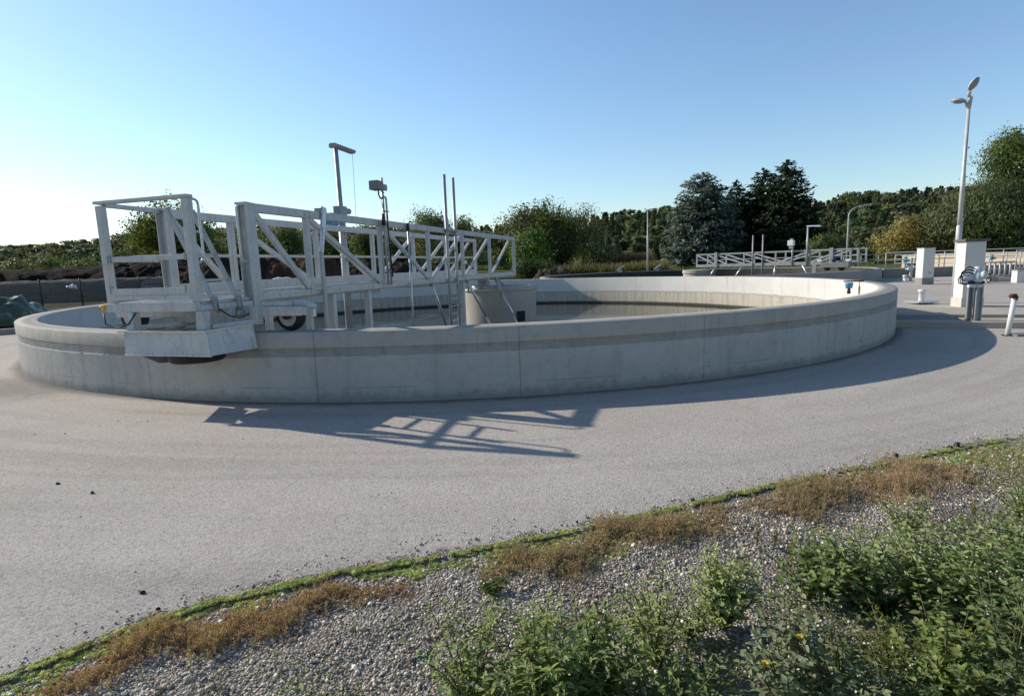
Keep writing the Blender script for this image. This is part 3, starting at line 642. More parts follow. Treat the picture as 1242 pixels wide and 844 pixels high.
def bank_pt(t_, v_):
    P_, N_ = edge(np.atleast_1d(t_)); x = P_[:, 0] + N_[:, 0] * v_; y = P_[:, 1] + N_[:, 1] * v_
    return np.stack([x, y, np.where(np.atleast_1d(v_) < 0, 0.0, bank_z(x, y, np.atleast_1d(v_)))], -1)

# gravel stones
ICO = None
def ico_base():
    bm = bmesh.new(); bmesh.ops.create_icosphere(bm, subdivisions=1, radius=1); vs = np.array([v_.co[:] for v_ in bm.verts]); fs = np.array([[q.index for q in f.verts] for f in bm.faces]); bm.free(); return vs, fs
IV, IF = ico_base()
def rot_mats(n):
    q = RNG.normal(size=(n, 4)); q /= np.linalg.norm(q, axis=1)[:, None]; w_, x, y, z = q.T
    return np.stack([1 - 2 * (y * y + z * z), 2 * (x * y - z * w_), 2 * (x * z + y * w_), 2 * (x * y + z * w_), 1 - 2 * (x * x + z * z), 2 * (y * z - x * w_), 2 * (x * z - y * w_), 2 * (y * z + x * w_), 1 - 2 * (x * x + y * y)], -1).reshape(n, 3, 3)
def stones(name, pts, size, cols, mat, **kw):
    n = len(pts); m_ = rot_mats(n); sc_ = size[:, None] * RNG.uniform(.55, 1.15, (n, 3))
    jit = RNG.uniform(.72, 1.22, (n, len(IV), 1))
    v_ = np.einsum('nij,nkj->nki', m_, IV[None] * jit * sc_[:, None, :]); v_[:, :, 2] *= .8
    v_ += pts[:, None, :]; f_ = IF[None] + (np.arange(n) * len(IV))[:, None, None]
    return np_mesh(name, v_.reshape(-1, 3), f_.reshape(-1, 3), mat, tint=np.repeat(cols, len(IV), axis=0), **kw)
STONEM = m_attr('gravel_stone')
def stone_cols(n):
    base = np.array([(.36, .345, .325), (.45, .44, .43), (.27, .27, .28), (.38, .34, .29), (.54, .53, .51), (.20, .19, .185), (.33, .28, .24)])
    return base[RNG.integers(0, len(base), n)] * RNG.uniform(1.25, 1.9, (n, 1)) * np.array([1.12, 1.02, .90])
def scatter(n, t0, t1, vfun):
    tt = RNG.uniform(t0, t1, n); vv = vfun(tt, n); return tt, vv
n = 60000; tt = RNG.uniform(-.6, 8.2, n); vv = RNG.uniform(.02, 1.0, n) ** .9 * (1.0 + .12 * tt)
th_ = (tt > 3.2) & (vv > np.interp(tt, [3.2, 4.2, 5.5, 8], [1.0, .62, .55, .75])) & (RNG.random(n) < .72); tt, vv = tt[~th_], vv[~th_]; n = len(tt)
p = bank_pt(tt, vv); sz = np.minimum(np.exp(RNG.normal(math.log(.0043), .5, n)), .015) * (1 + .25 * (RNG.random(n) < .04)); p[:, 2] += sz * .25
kp = (snoise(p[:, 0], p[:, 1], 2.3, 5.) + .5 * snoise(p[:, 0], p[:, 1], 7.1, 2.) < 1.0) | (RNG.random(n) < .35); p, sz = p[kp], sz[kp]; n = len(p)
stones('gravel', p, sz, stone_cols(n), STONEM, kind='stuff')
# crumbs of stone and soil spread along the asphalt edge and a few loose clods further out
n = 2600; tt = RNG.uniform(-.8, 9, n); vv = -np.abs(RNG.normal(0, .12, n)); p = bank_pt(tt, vv); sz = np.exp(RNG.normal(math.log(.0042), .4, n)); p[:, 2] = sz * .4
n2_ = 240; q = np.stack([RNG.uniform(-5, 7, n2_), RNG.uniform(2.3, 7.0, n2_), np.zeros(n2_)], -1)
keep = [(p_[0] - CX) ** 2 + (p_[1] - CY) ** 2 > (RO + .1) ** 2 for p_ in q]; q = q[keep]; sq = np.exp(RNG.normal(math.log(.005), .4, len(q)))
ex = np.array([gp(112, 598)[:], gp(70, 587)[:], gp(173, 719)[:], gp(192, 739)[:], gp(1160, 541)[:], gp(1152, 543)[:], gp(700, 633)[:], gp(840, 607)[:], gp(935, 588)[:], gp(1086, 553)[:], gp(660, 655)[:]]); es = np.array([.022, .015, .016, .011, .03, .024, .012, .016, .018, .024, .015])
P_ = np.concatenate([p, q, ex]); S_ = np.concatenate([sz, sq, es]); P_[:, 2] = S_ * .3
cc = stone_cols(len(P_)) * .8; cc[-len(ex):] = (.035, .032, .026); dk = RNG.random(len(P_)) < .12; cc[dk] *= .3
stones('loose_stones', P_, S_, cc, STONEM, kind='stuff')

# ------------------------------------------------------------------ second tank with its bridge
RIM2, CX2, CY2, R2 = .64, 12.3, 37.8, 10.3
TANKM2 = TANKM.copy(); TANKM2.name = 'far_tank_concrete'
t2 = thing('settling_tank', 'farther round concrete settling tank, its dark ring wall showing beyond the near tank', 'tank', (CX2, CY2, 0))
MB().lathe([(R2 - .33, -.4), (R2 - .33, RIM2 - .01), (R2 - .32, RIM2), (R2 - .012, RIM2), (R2, RIM2 - .012), (R2, -.3)], 200).build('ring_wall', m_concrete('far_ring_concrete', (.33, .315, .29), .2, .5, .8), t2)
MB().lathe([(R2 - .333, -.3), (R2 - .333, RIM2 - .03)], 160).build('painted_shade_face', m_plain('painted_shade_concrete', (.045, .045, .04), .7, 0, .4, 2), t2)  # dark colour painted on to stand in for shade on the inner wall
o = MB().lathe([(.01, 0), (R2 - .326, 0)], 64).build('water', WATERM); o.location = (CX2, CY2, .05); o['kind'] = 'structure'
p2 = thing('concrete_pillar', 'low round concrete pillar at the middle of the farther tank', 'pillar', (CX2 + .1, CY2 - .3, 0))
MB().lathe([(1.0, -.2), (1.0, .60), (1.05, .60), (1.05, .80), (.01, .81)], 48, smooth=False).build('shaft', CONC, p2)
B2A = math.atan2(30.3 - CY2, 18.75 - CX2); L2 = 9.3
br2 = thing('scraper_bridge', 'smaller looking galvanised lattice footbridge spanning the farther tank', 'bridge', (CX2, CY2, 0), B2A)
def b2(name, x0, x1, y0, y1, z0, z1, mat=GALV2, bev=.006): return MB().box(x0, x1, y0, y1, z0, z1).build(name, mat, br2, bev)
zb, zt = .97, 1.80
for y in (-.65, .65):
    b2('top_chord', .4, L2 + .2, y - .04, y + .04, zt - .09, zt); b2('bottom_chord', .4, L2 + .2, y - .04, y + .04, zb, zb + .16)
    xs = [.45, 1.75, 3.6, 5.5, 7.4, 9.0]
    for x in xs: b2('post', x - .045, x + .045, y - .03, y + .03, zb + .16, zt - .09)
    for a, b in ((.5, 1.7), (1.8, 3.55), (3.65, 5.45)): MB().bar((a, y, zt - .1), (b, y, zb + .17), .06, .08).build('diagonal_brace', GALV, br2)
    for a, b in ((5.55, 7.35), (7.45, 8.95)): MB().bar((a, y, zb + .17), (b, y, zt - .1), .06, .08).build('diagonal_brace', GALV, br2)
    b2('middle_rail', .45, L2 + .2, y - .02, y + .02, 1.38, 1.42)
b2('walkway_grating', .45, L2 + .5, -.6, .6, zb + .05, zb + .09, GALV2)
for x in (1.8, 8.5): b2('channel_post', x - .1, x + .1, -.76, -.69, zb, zt + .06)
for x in (L2 + .46, L2 + .1):
    for y in (-.62, .62): b2('end_post', x - .04, x + .04, y - .04, y + .04, zb, zt)
for y in (-.62, .62): b2('end_rail', L2 + .2, L2 + .5, y - .03, y + .03, zt - .06, zt); b2('end_rail', L2 + .2, L2 + .5, y - .025, y + .025, 1.43, 1.48)
b2('drive_unit', L2 - 1.2, L2 + .2, -1.05, -.70, .80, 1.08, DKBOX, .03); MB().lathe([(.001, -.13), (.10, -.13), (.115, 0), (.10, .13), (.001, .13)], 20, (L2 - .6, -.88, 1.26), True, (0, 0, 1)).build('drive_motor', m_plain('dark_blue_enamel', (.02, .06, .12), .4), br2)
for x in (L2 - 1.3, L2 + .1): b2('marker_box', x - .12, x + .12, -.95, -.72, 1.14, 1.24, WHITE)
for x in (L2 - .9, L2 - .2): MB().lathe([(.001, -.06), (.17, -.06), (.18, 0), (.17, .06), (.001, .06)], 24, (x, -.88, RIM2 + .18), True, (0, 1, 0)).build('wheel', BLACK, br2)
for x, zz in ((4.15, 3.65), (4.75, 3.65)): MB().tube([(x, -.70, .2), (x, -.70, 2.78)], .045, 8).build('ladder_mast', GALV2, br2)
for a, b in (((1.75, -.66, zb), (1.2, -.66, .1)), ((3.5, -.66, zb), (2.9, -.66, .1)), ((5.5, -.66, zb), (5.4, -.66, .1)), ((7.0, -.66, zb), (7.5, -.66, .1))): MB().tube([a, b], .05, 8).build('strut', ZINC, br2)
b2('scraper_leg', 7.55, 7.75, -.7, -.62, .1, zb)
fl = bpy.data.objects.new('floodlight', None); COL.objects.link(fl); fl.parent = br2
MB().tube([(7.25, -.72, .9), (7.25, -.72, 3.06)], .05, 8).build('lamp_mast', GALV, fl); MB().bar((7.2, -.72, 3.08), (7.95, -.8, 3.05), .14, .07).build('lamp_head', ZINC, fl, .02); MB().bar((7.65, -.77, 3.02), (7.95, -.8, 3.00), .12, .02).build('lamp_glass', GLASS, fl)
cb2 = bpy.data.objects.new('control_box', None); COL.objects.link(cb2); cb2.parent = br2
MB().tube([(6.45, -.70, 1.0), (6.45, -.70, 2.2)], .045, 8).build('mast_tube', GALV, cb2); MB().box(6.25, 6.57, -.92, -.68, 2.06, 2.36).build('box', WHITE, cb2, .02); MB().box(6.36, 6.50, -.86, -.74, 2.36, 2.46).build('cable_gland', GALV2, cb2); MB().box(6.32, 6.52, -.88, -.73, 1.90, 2.05).build('bracket', GALV2, cb2)

# ------------------------------------------------------------------ lamp posts
def lamp_bowl(parent, c, d, tilt):
    # oval street lamp: opaque cover above, glass bowl below
    q = Vector((d[0], d[1], 0)).normalized(); ax = (Vector((0, 0, 1)) * math.cos(tilt) - q * math.sin(tilt)).normalized()
    def lz(prof, name, mat, par):
        m = MB(); m.lathe(prof, 28, (0, 0, 0), True, ax)
        lx = q * math.cos(tilt) + Vector((0, 0, 1)) * math.sin(tilt)
        m.v = [tuple(Vector(c) + Vector(p) + lx * (Vector(p).dot(lx)) * .45) for p in m.v]
        return m.build(name, mat, par)
    SC = .54
    def sc(pr): return [(a_ * SC, b_ * SC) for a_, b_ in pr]
    h = lz(sc([(.001, .15), (.10, .14), (.18, .10), (.225, .03), (.23, 0), (.215, -.005)]), 'lamp_head', PAINT, parent)
    lz(sc([(.205, -.004), (.19, -.05), (.12, -.10), (.001, -.115)]), 'lamp_glass', GLASS, h)
    lz(sc([(.06, .01), (.06, -.06), (.001, -.07)]), 'bulb', GALV2, h)
P = gp(1156.5, 367.5)
lp1 = thing('street_lamp', 'tall double headed pale steel street lamp beside the rendered pillar at right', 'street lamp', P)
D0 = P.y; k = D0 / FPX
top = at(1168.5, 128, D0 + 0.0) - P
bx, bz = top.x, top.z
H0 = top.z
MB().tube([(0, 0, 0), (0, 0, H0 * .40), (0, 0, H0 * .405)], [.072, .072, .06], 14).build('lower_mast', PAINT, lp1)
MB().tube([(0, 0, H0 * .40), (0, 0, H0 * .66), (0, 0, H0 * .665), (0, 0, H0)], [.06, .058, .046, .042], 14).build('upper_mast', PAINT, lp1)
q = at(1175.5, 108, D0 - .3) - P
MB().tube([(0, 0, H0 - .1), (0.02, -.03, H0 + .2), (q.x * .45, q.y * .4, H0 + (q.z - H0) * .62), (q.x * .9, q.y, q.z - .05)], [.05, .047, .044, .04], 10).build('arm', PAINT, lp1)
lamp_bowl(lp1, (q.x + .06, q.y - .08, q.z + .10), (.25, -1), R(52))
q2_ = at(1163.5, 121, D0 + .1) - P
MB().tube([(0, 0, H0 - .45), (-.01, .03, H0 - .05), (-.07, .06, H0 + .14), (-.2, .1, H0 + .16)], [.04, .038, .034, .03], 10).build('arm', PAINT, lp1)
lamp_bowl(lp1, (-.21, .12, H0 + .14), (-1, .4), R(8))
lp2 = thing('street_lamp', 'thin distant lamp post with short arm in front of the pine wood', 'street lamp', at(785.5, 328, 56) * 1.0)
lp2.location.z = 0; hh = at(783.5, 256.5, 56).z
MB().tube([(0, 0, 0), (0, 0, hh * .62), (0, 0, hh * .625), (0, 0, hh)], [.09, .08, .055, .05], 10).build('mast', PAINT, lp2)
MB().tube([(0, 0, hh), (.05, 0, hh + .12), (.2, 0, hh + .18)], .045, 8).build('arm', PAINT, lp2)
MB().bar((.16, 0, hh + .18), (.62, 0, hh + .23), .15, .08).build('lamp_head', PAINT, lp2, .03)
lp3 = thing('street_lamp', 'curved single arm lamp post standing behind the end of the far bridge', 'street lamp', at(1027, 310, 54)); lp3.location.z = 0
hh = at(1032, 262, 54).z; Pl = lp3.location
pts = [(0, 0, 0), (0, 0, hh * .7), (0, 0, hh)]
for k_ in range(1, 8):
    a = R(78) * k_ / 7; pts.append((1.15 * (1 - math.cos(a)), 0, hh + .85 * math.sin(a)))
MB().tube(pts, [.085, .07, .055] + [.045] * 7, 10).build('mast', PAINT, lp3)
e = Vector(pts[-1]); MB().bar(e, e + Vector((1.15, -.1, .18)), .24, .1).build('lamp_head', PAINT, lp3, .03)

# ------------------------------------------------------------------ right hand yard
P = gp(1166, 372.5)
o = thing('rendered_pillar', 'tall white rendered service pillar with dark flat cap behind the street lamp', 'service pillar', P, R(-6))
hh = at(1171, 291, P.y).z
MB().box(0, .50, 0, .38, .25, hh - .05).build('shaft', CONCW, o, .006); MB().box(-.03, .53, -.03, .41, -.02, .25).build('plinth', m_concrete('plinth_render', (.60, .55, .49), .08, .2, 3, .1), o, .006)
MB().box(-.06, .56, -.06, .44, hh - .05, hh + .015).build('cap', ROOFING, o, .004)
P = gp(1118, 345.3)
o = thing('rendered_pillar', 'shorter white rendered pillar on a grey plinth farther back in the yard', 'service pillar', P, R(4))
hh = at(1120, 300.5, P.y).z
MB().box(0, .55, 0, .42, .30, hh - .03).build('shaft', CONCW, o, .006); MB().box(-.01, .56, -.01, .43, -.02, .30).build('plinth', CONCD, o, .006); MB().box(-.02, .57, -.02, .44, hh - .03, hh).build('cap', GALV2, o, .004)
MB().box(.28, .42, -.012, 0, .45, .60).build('vent_plate', m_plain('faded_plate', (.55, .5, .45), .7), o)
# flume with raised kerbs
fa, fb = gp(1084, 397.5), gp(1260, 398.5); fd = (fb - fa); fd.z = 0; fd.normalize(); fn = Vector((-fd.y, fd.x, 0))
fl_a = math.atan2(fd.y, fd.x)
o = thing('flume', 'concrete flume with raised kerbs leading from the near tank across the yard', 'flume', fa, fl_a)
KC = m_concrete('kerb_concrete', (.43, .38, .31), .18, .35, 2.0)
MB().box(-.5, 9, 0, .42, -.05, .12).build('front_kerb', KC, o, .012); MB().box(-.5, 9, 1.75, 2.25, -.05, .11).build('back_kerb', KC, o, .012)
MB().box(-.9, 1.35, .42, 1.75, -.05, .085).build('cover_slab', m_concrete('cover_concrete', (.22, .215, .20), .15, .3, 2.2), o)
MB().box(1.62, 9, .50, .95, -.05, .07).build('channel_bed', m_plain('rust_stained_concrete', (.30, .19, .12), .9, 0, .45, 3, .2, .3), o)
MB().box(1.62, 9, 1.02, 1.7, -.05, .04).build('side_slab', KC, o)
MB().box(-1.1, 2.6, 2.25, 4.4, -.05, .045).build('apron', KC, o)
P = gp(1180, 396.2); P.z = .12
va = thing('valve_actuator', 'grey electric valve actuator on a steel channel stand at the flume kerb', 'valve actuator', P, fl_a); va.scale = (.60, .7, .83)
MB().box(.0, .19, .02, .10, 0, .84).box(.0, .03, -.06, .02, 0, .84).box(.16, .19, -.06, .02, 0, .84).build('stand', GALV, va, .004)
MB().box(-.20, -.07, .06, .12, 0, .80).box(-.20, -.175, .0, .06, 0, .80).box(-.095, -.07, .0, .06, 0, .80).build('stand', GALV2, va, .004)
MB().tube([(-.05, .06, 0), (-.05, .06, .84)], .018, 8).build('spindle', RUST, va)
MB().box(-.20, .20, -.05, .14, .80, .86).build('head_plate', CONCW, va, .006)
MB().box(-.20, .20, -.07, .13, .88, .95).build('flange', BLACK, va, .01)
PTG = m_plain('actuator_enamel', (.52, .55, .58), .35, 0, .1, 6)
body = MB(); body.lathe([(.001, -.02), (.13, -.02), (.15, .02), (.15, .12), (.13, .20), (.11, .22), (.11, .32), (.09, .35), (.001, .36)], 22, (.02, .03, .94)); body.tube([(-.02, .03, 1.06), (-.26, .0, 1.04), (-.40, -.01, 1.03), (-.42, -.01, 1.03)], [.09, .09, .085, .06], 16); body.lathe([(.001, 0), (.10, 0), (.10, .12), (.07, .15), (.001, .15)], 18, (.10, -.02, 1.08), True, (.7, -.7, .25)); body.build('motor_housing', PTG, va)
hw = MB(); hw.tube([(.14, .05, 1.02), (.38, .10, 1.01)], .018, 8); hw.lathe([(.10, -.012), (.115, 0), (.10, .012), (.088, 0), (.10, -.012)], 24, (.36, .10, 1.01), True, (1, .2, 0)); hw.build('handwheel', BLACK, va)
for k_ in range(3):
    z0, dz = 1.12 + .05 * k_, .02 * k_
    MB().tube([(-.02, 0, z0), (-.25, -.04, z0 + .04 + dz), (-.45, -.06, 1.12 + dz), (-.53 + .05 * k_, -.06, 1.0), (-.50 + .05 * k_, -.05, .91), (-.35, -.02, .88), (-.10, 0, .90)], .016, 8).build('flexible_conduit', BLACK, va)
P = gp(1221.5, 407)
o = thing('vent_pipe', 'leaning white pipe with rusty elbow cap standing in the asphalt at far right', 'pipe', P)
q = at(1230.5, 362, P.y + .05) - P
MB().tube([(0, 0, -.02), (q.x, q.y, q.z)], .040, 16).build('pipe', WHITE, o)
cp = MB(); cp.tube([(q.x, q.y, q.z - .03), (q.x + .015, q.y, q.z + .02), (q.x - .005, q.y, q.z + .05), (q.x - .04, q.y, q.z + .055)], [.042, .044, .042, .030], 14); cp.lathe([(.001, -.012), (.036, -.012), (.042, .012), (.001, .022)], 16, (q.x - .07, q.y - .02, q.z + .045), True, (-1, -.3, .3)); cp.build('elbow_cap', RUST, o)
MB().lathe([(.001, .004), (.085, .004), (.085, .012), (.05, .014)], 20).build('base_collar', BLACK, o)
P = gp(1242, 407.5); o = thing('manhole_cover', 'dark rectangular cover set in the asphalt beside the leaning pipe', 'cover', P); MB().box(-.16, .7, -.05, .2, 0, .035).build('cover', DKBOX, o, .006)
P = gp(1122, 369); P.z = .045
o = thing('vent_pipe', 'short white vent pipe rising from a flat metal hatch near the tank', 'vent', P)
MB().box(-.30, .32, -.12, .45, 0, .045).build('hatch_plate', ZINC, o, .006); MB().lathe([(.075, .05), (.075, .30), (.10, .31), (.10, .37), (.001, .38)], 20, (-.03, .12, 0)).build('pipe', WHITE, o)
P = gp(1097.5, 341.2)
o = thing('vent_pipe', 'stubby white vent with round cap, out on the asphalt by the farther tank', 'vent', P); MB().lathe([(.10, 0), (.10, .08), (.085, .08), (.085, .22), (.12, .24), (.12, .31), (.001, .33)], 20).build('pipe', WHITE, o)
P = gp(1104, 341)
o = thing('control_post', 'slim steel post carrying a tilted grey control box beside the stubby white vent', 'control post', P)
hh = at(1104, 313, P.y).z
MB().box(-.06, .06, -.05, .05, 0, hh).build('post', GALV, o, .01); MB().hexa([(-.28, -.2, .60), (-.05, -.2, .52), (-.05, .05, .52), (-.28, .05, .60), (-.24, -.2, .82), (-.02, -.2, .76), (-.02, .05, .76), (-.24, .05, .82)]).build('control_box', PTG, o, .01); MB().tube([(-.22, 0, .88), (.25, .02, .84)], .05, 8).build('cable', CABLE, o)
P = gp(1084, 336.5)
o = thing('valve_lever', 'low valve block with a slanting rod lying beside the farther tank', 'valve', P); MB().tube([(-.6, 0, .32), (0, 0, .08)], .03, 8).build('rod', GALV2, o); MB().box(-.07, .12, -.08, .08, 0, .17).box(-.02, .16, -.06, .06, .17, .3).build('block', WHITE, o, .02)

def railing(name, label, p0, p1, z0, h, n, rails=(1.0, .5), r=.028, group=None, mat=GALV):
    p0 = Vector(p0); p1 = Vector(p1); L = (p1 - p0).length
    o = thing(name, label, 'railing', (p0.x, p0.y, z0), math.atan2(p1.y - p0.y, p1.x - p0.x), group)
    for k_ in range(n): x = L * k_ / (n - 1); MB().tube([(x, 0, 0), (x, 0, h + .02)], r * 1.15, 8).build('post', mat, o)
    for f in rails: MB().tube([(0, 0, h * f), (L, 0, h * f)], r, 8).build('rail', mat, o)
    return o
# rectangular basin behind the yard
ba, bb = Vector((22.2, 34.0, 0)), Vector((64, 33.2, 0))
o = thing('basin_wall', 'long low dark concrete basin kerb with railings on it across the back of the yard', 'wall', ba, math.atan2(bb.y - ba.y, bb.x - ba.x))
MB().box(0, 41, 0, .35, -.1, .50).build('wall', m_concrete('basin_concrete', (.26, .24, .215), .2, .4, .8), o, .01); MB().box(-.02, 41, -.03, .38, .50, .56).build('coping', CONC, o, .01)
railing('railing', 'galvanised railing on the low basin kerb at the back of the yard', (22.4, 34.15, 0), (62, 33.4, 0), .56, .92, 24, (1.0, .55))
o = thing('basin_wall', 'sunlit beige concrete wall of the far basin seen through the railings', 'wall', (38.0, 54, 0), R(-88))
MB().box(-1.5, 14, 0, .4, -.1, 1.08).build('wall', m_concrete('beige_concrete', (.58, .47, .35), .1, .25, .5), o, .02); MB().box(-1.52, 14, -.06, .46, 1.08, 1.18).build('coping', CONC, o, .01)
railing('railing', 'far galvanised railing in front of the beige basin wall', (35.6, 53, 0), (36.4, 39, 0), .1, 1.12, 11, (1.0, .66, .33), .03)
railing('railing', 'distant railing at the back of the basins, nearest the orange bush', (28, 60.5, 0), (44, 60, 0), .2, 1.1, 10, (1.0, .5), .03)
for (x_, y_, Yd, mt, lab) in ((1098, 315, 34.3, TEAL, 'teal gear motor on the basin railing beside the shorter rendered pillar'), (1112.5, 313, 36, BLUE, 'small blue gear motor just left of the shorter rendered pillar'), (1203, 312, 40, TEAL, 'dark teal gear motor in front of the beige basin wall')):
    P = at(x_, y_, Yd); o = thing('gear_motor', lab, 'motor', (P.x, P.y, .5)); o.scale = (.62, .62, 1)
    z_ = P.z - .5
    MB().lathe([(.001, -.15), (.17, -.15), (.19, -.11), (.19, .11), (.15, .16), (.001, .17)], 18, (0, 0, z_)).build('motor', mt, o); MB().box(-.07, .07, -.07, .07, 0, z_ - .14).build('stand', GALV, o); MB().box(.1, .42, -.1, .1, z_ - .14, z_ - .02).build('gearbox', mt, o, .02)
P = gp(1200.5, 342.3)
o = thing('plinth', 'low concrete plinth under a short railing at the right edge of the yard', 'plinth', P, R(-2)); MB().box(.35, 1.30, 0, .7, -.02, .20).build('body', CONC, o, .01); MB().box(-.02, .35, .0, .72, -.02, .22).build('end_block', CONCD, o, .01); MB().box(1.12, 1.36, -.02, .6, -.02, .23).build('end_block', m_plain('rusty_concrete', (.16, .11, .09), .9, 0, .3, 8), o, .01)
railing('railing', 'short close set railing on the low plinth at the right edge', (P.x + .02, P.y + .1, 0), (P.x + 1.22, P.y + .1, 0), .22, .68, 6, (1.0, .08), .035)
railing('railing', 'second short railing just behind the plinth railing', (P.x + .1, P.y + .75, 0), (P.x + 1.3, P.y + .75, 0), .22, .66, 6, (1.0, .55, .1), .03)
P = gp(1233, 343)
o = thing('basin_wall', 'pale concrete basin block at the right edge beneath upright rail bars', 'wall', P); MB().box(0, 9, 0, .3, -.02, .52).build('wall', CONCW, o, .01); MB().box(-.02, 9, -.02, .32, .52, .56).build('coping', KC, o, .006)
railing('railing', 'railing of upright bars on the pale block at the right edge', (P.x + .02, P.y + .15, 0), (P.x + 6, P.y + .15, 0), .56, .85, 34, (1.0, .1), .02)
for (x_, Yd, lab) in ((752, 48.0, 'small bluish sensor bracket on the far rim of the farther tank'), (797, 48.1, 'small white sensor bracket on the far rim of the farther tank, nearest the dark heap')):
    P = at(x_, 326, Yd); o = thing('sensor', lab, 'sensor', (P.x, P.y - .2, RIM2)); MB().box(-.12, .12, -.1, .1, .0, .16).build('bracket', GALV, o, .01); MB().bar((-.3, 0, .1), (.3, -.1, .5), .22, .12).build('head', m_plain('pale_blue_cover', (.4, .45, .5), .5), o, .02)

# ------------------------------------------------------------------ left background: fence, tarpaulin, heaps
def m_soil(name, a, b, bumpd=.12, sc=3.0):
    t = NT(name); v = t.pos(); n1 = t.noise(v, sc * .35, 6, .65); n2 = t.noise(v, sc * 3, 6, .75)
    c = t.mix(t.step(n1, .35, .65), a, b); c = t.mix(t.math('MULTIPLY', t.step(n2, .5, .7), .75), c, tuple(x * .35 for x in a)); t.bump(n2, 1.0, bumpd)
    return t.done(c, .95, 0, .1)
def heap(name, label, cat, c, L, Wd, Hh, rot, mat, steep=2.2, rough=.18, seed=0., nx=90, ny=44, kind='thing'):
    u = np.linspace(-1, 1, nx); v_ = np.linspace(-1, 1, ny); U, V_ = np.meshgrid(u, v_, indexing='ij')
    prof_ = (1 - np.abs(V_) ** steep) * (1 - np.abs(U) ** (steep * 2.2))
    x = U * L / 2; y = V_ * Wd / 2
    z = Hh * prof_ * (1 + rough * 1.3 * snoise(x, y, 1.1, seed)) + rough * Hh * .35 * snoise(x, y, 3.7, seed + 1) * np.clip(prof_ * 3, 0, 1) + rough * Hh * .2 * snoise(x, y, 9.3, seed + 2) * np.clip(prof_ * 3, 0, 1) + RNG.normal(0, rough * Hh * .05, x.shape) * np.clip(prof_ * 3, 0, 1)
    x = x + rough * .5 * snoise(y, z, 2.9, seed); y = y + rough * .5 * snoise(x, z, 3.3, seed + 3)
    vs = np.stack([x, y, z - .08], -1).reshape(-1, 3); i, j = np.meshgrid(np.arange(nx - 1), np.arange(ny - 1), indexing='ij'); a = (i * ny + j).ravel()
    o = np_mesh(name, vs, np.stack([a, a + ny, a + ny + 1, a + 1], -1), mat, smooth=True); o.location = c; o.rotation_euler = (0, 0, rot)
    return tag(o, label, cat, None, kind)
t = NT('stacked_peat_blocks'); v = t.obj(); s = t.xyz(v); n2 = t.noise(v, 5, 6, .75); n1 = t.noise(v, .8, 4, .6)
br = t.n('ShaderNodeTexBrick'); br.inputs['Scale'].default_value = 1.6; br.inputs['Mortar Size'].default_value = .035; br.inputs['Color1'].default_value = (.34, .28, .235, 1); br.inputs['Color2'].default_value = (.25, .205, .17, 1); br.inputs['Mortar'].default_value = (.13, .105, .088, 1)
t.link(t.cxyz(t.math('MULTIPLY_ADD', n2, .12, s[0]), t.math('MULTIPLY_ADD', n2, .12, t.math('MULTIPLY', s[2], 1.4)), 0), br.inputs['Vector'])
c = t.mix(t.math('MULTIPLY', t.step(n2, .56, .66), .85), br.outputs['Color'], (.03, .024, .02)); c = t.mix(t.math('MULTIPLY', t.step(n1, .5, .65), .4), c, (.20, .17, .145)); t.bump(n2, .8, .06); SOILG = t.done(c, .95, 0, .1)
SOILK = m_soil('black_compost', (.010, .009, .008), (.020, .017, .014)); SOILR = m_soil('red_brown_compost', (.070, .042, .028), (.11, .066, .044)); SOILD = m_soil('dark_brown_compost', (.030, .023, .018), (.055, .042, .032))
heap('compost_heap', 'grey brown steep sided block heap close behind the mesh fence', 'heap', (-33.5, 44, 0), 13.5, 5, 1.62, R(2), SOILG, 14, .03, 1.)
P = at(20, 330, 52); heap('compost_heap', 'long black compost windrow at the far left below the wood', 'heap', (P.x - 8, 56, 0), 60, 9, 2.7, R(1), SOILK, 5, .07, 4., 160)
P = at(200, 330, 50); heap('compost_heap', 'black compost heap seen between the railings of the bridge platform', 'heap', (P.x, 54, 0), 19, 8, 2.9, R(-4), SOILK, 3.6, .10, 8., 120)
P = at(245, 330, 41); heap('compost_heap', 'dark brown compost heap behind the folded ladder', 'heap', (P.x, 47, 0), 11, 7, 2.6, R(3), SOILD, 2.2, .2, 12.)
P = at(345, 330, 44); heap('compost_heap', 'red brown compost heap behind the first truss bays', 'heap', (P.x, 47, 0), 8.5, 7, 2.75, R(-5), SOILR, 1.8, .2, 15.)
P = at(455, 330, 50); heap('compost_heap', 'low dark compost heap behind the middle of the bridge', 'heap', (P.x, 53, 0), 12, 6, 2.0, R(2), SOILD, 2.0, .2, 18.)
P = at(674, 330, 44); heap('rubble_heap', 'brown stony rubble heap beyond the bridge end beside the tall dry grass', 'heap', (P.x, 46, 0), 3.6, 3, 1.3, R(10), m_soil('stony_soil', (.10, .082, .055), (.19, .155, .115), .25, 9), 1.5, .38, 21., 50, 40)
P = at(800, 325, 60); heap('soil_heap', 'small dark soil heap left of the blue spruce', 'heap', (P.x, 62, 0), 3.3, 3, 1.45, 0, SOILK, 1.6, .22, 24., 50, 40)
t = NT('plastic_sheet'); v = t.pos(); PLAS = t.done(t.ramp(t.noise(v, 4, 4), [(.4, (.55, .55, .54)), (.7, (.8, .8, .79))]), .35, 0, .5)
P = at(345, 338, 40); heap('plastic_sheet', 'crumpled white plastic sheet lying before the red brown heap', 'sheet', (P.x, 40, .0), 2.3, 1.0, 1.28, R(8), PLAS, 3.5, .08, 30., 40, 20)
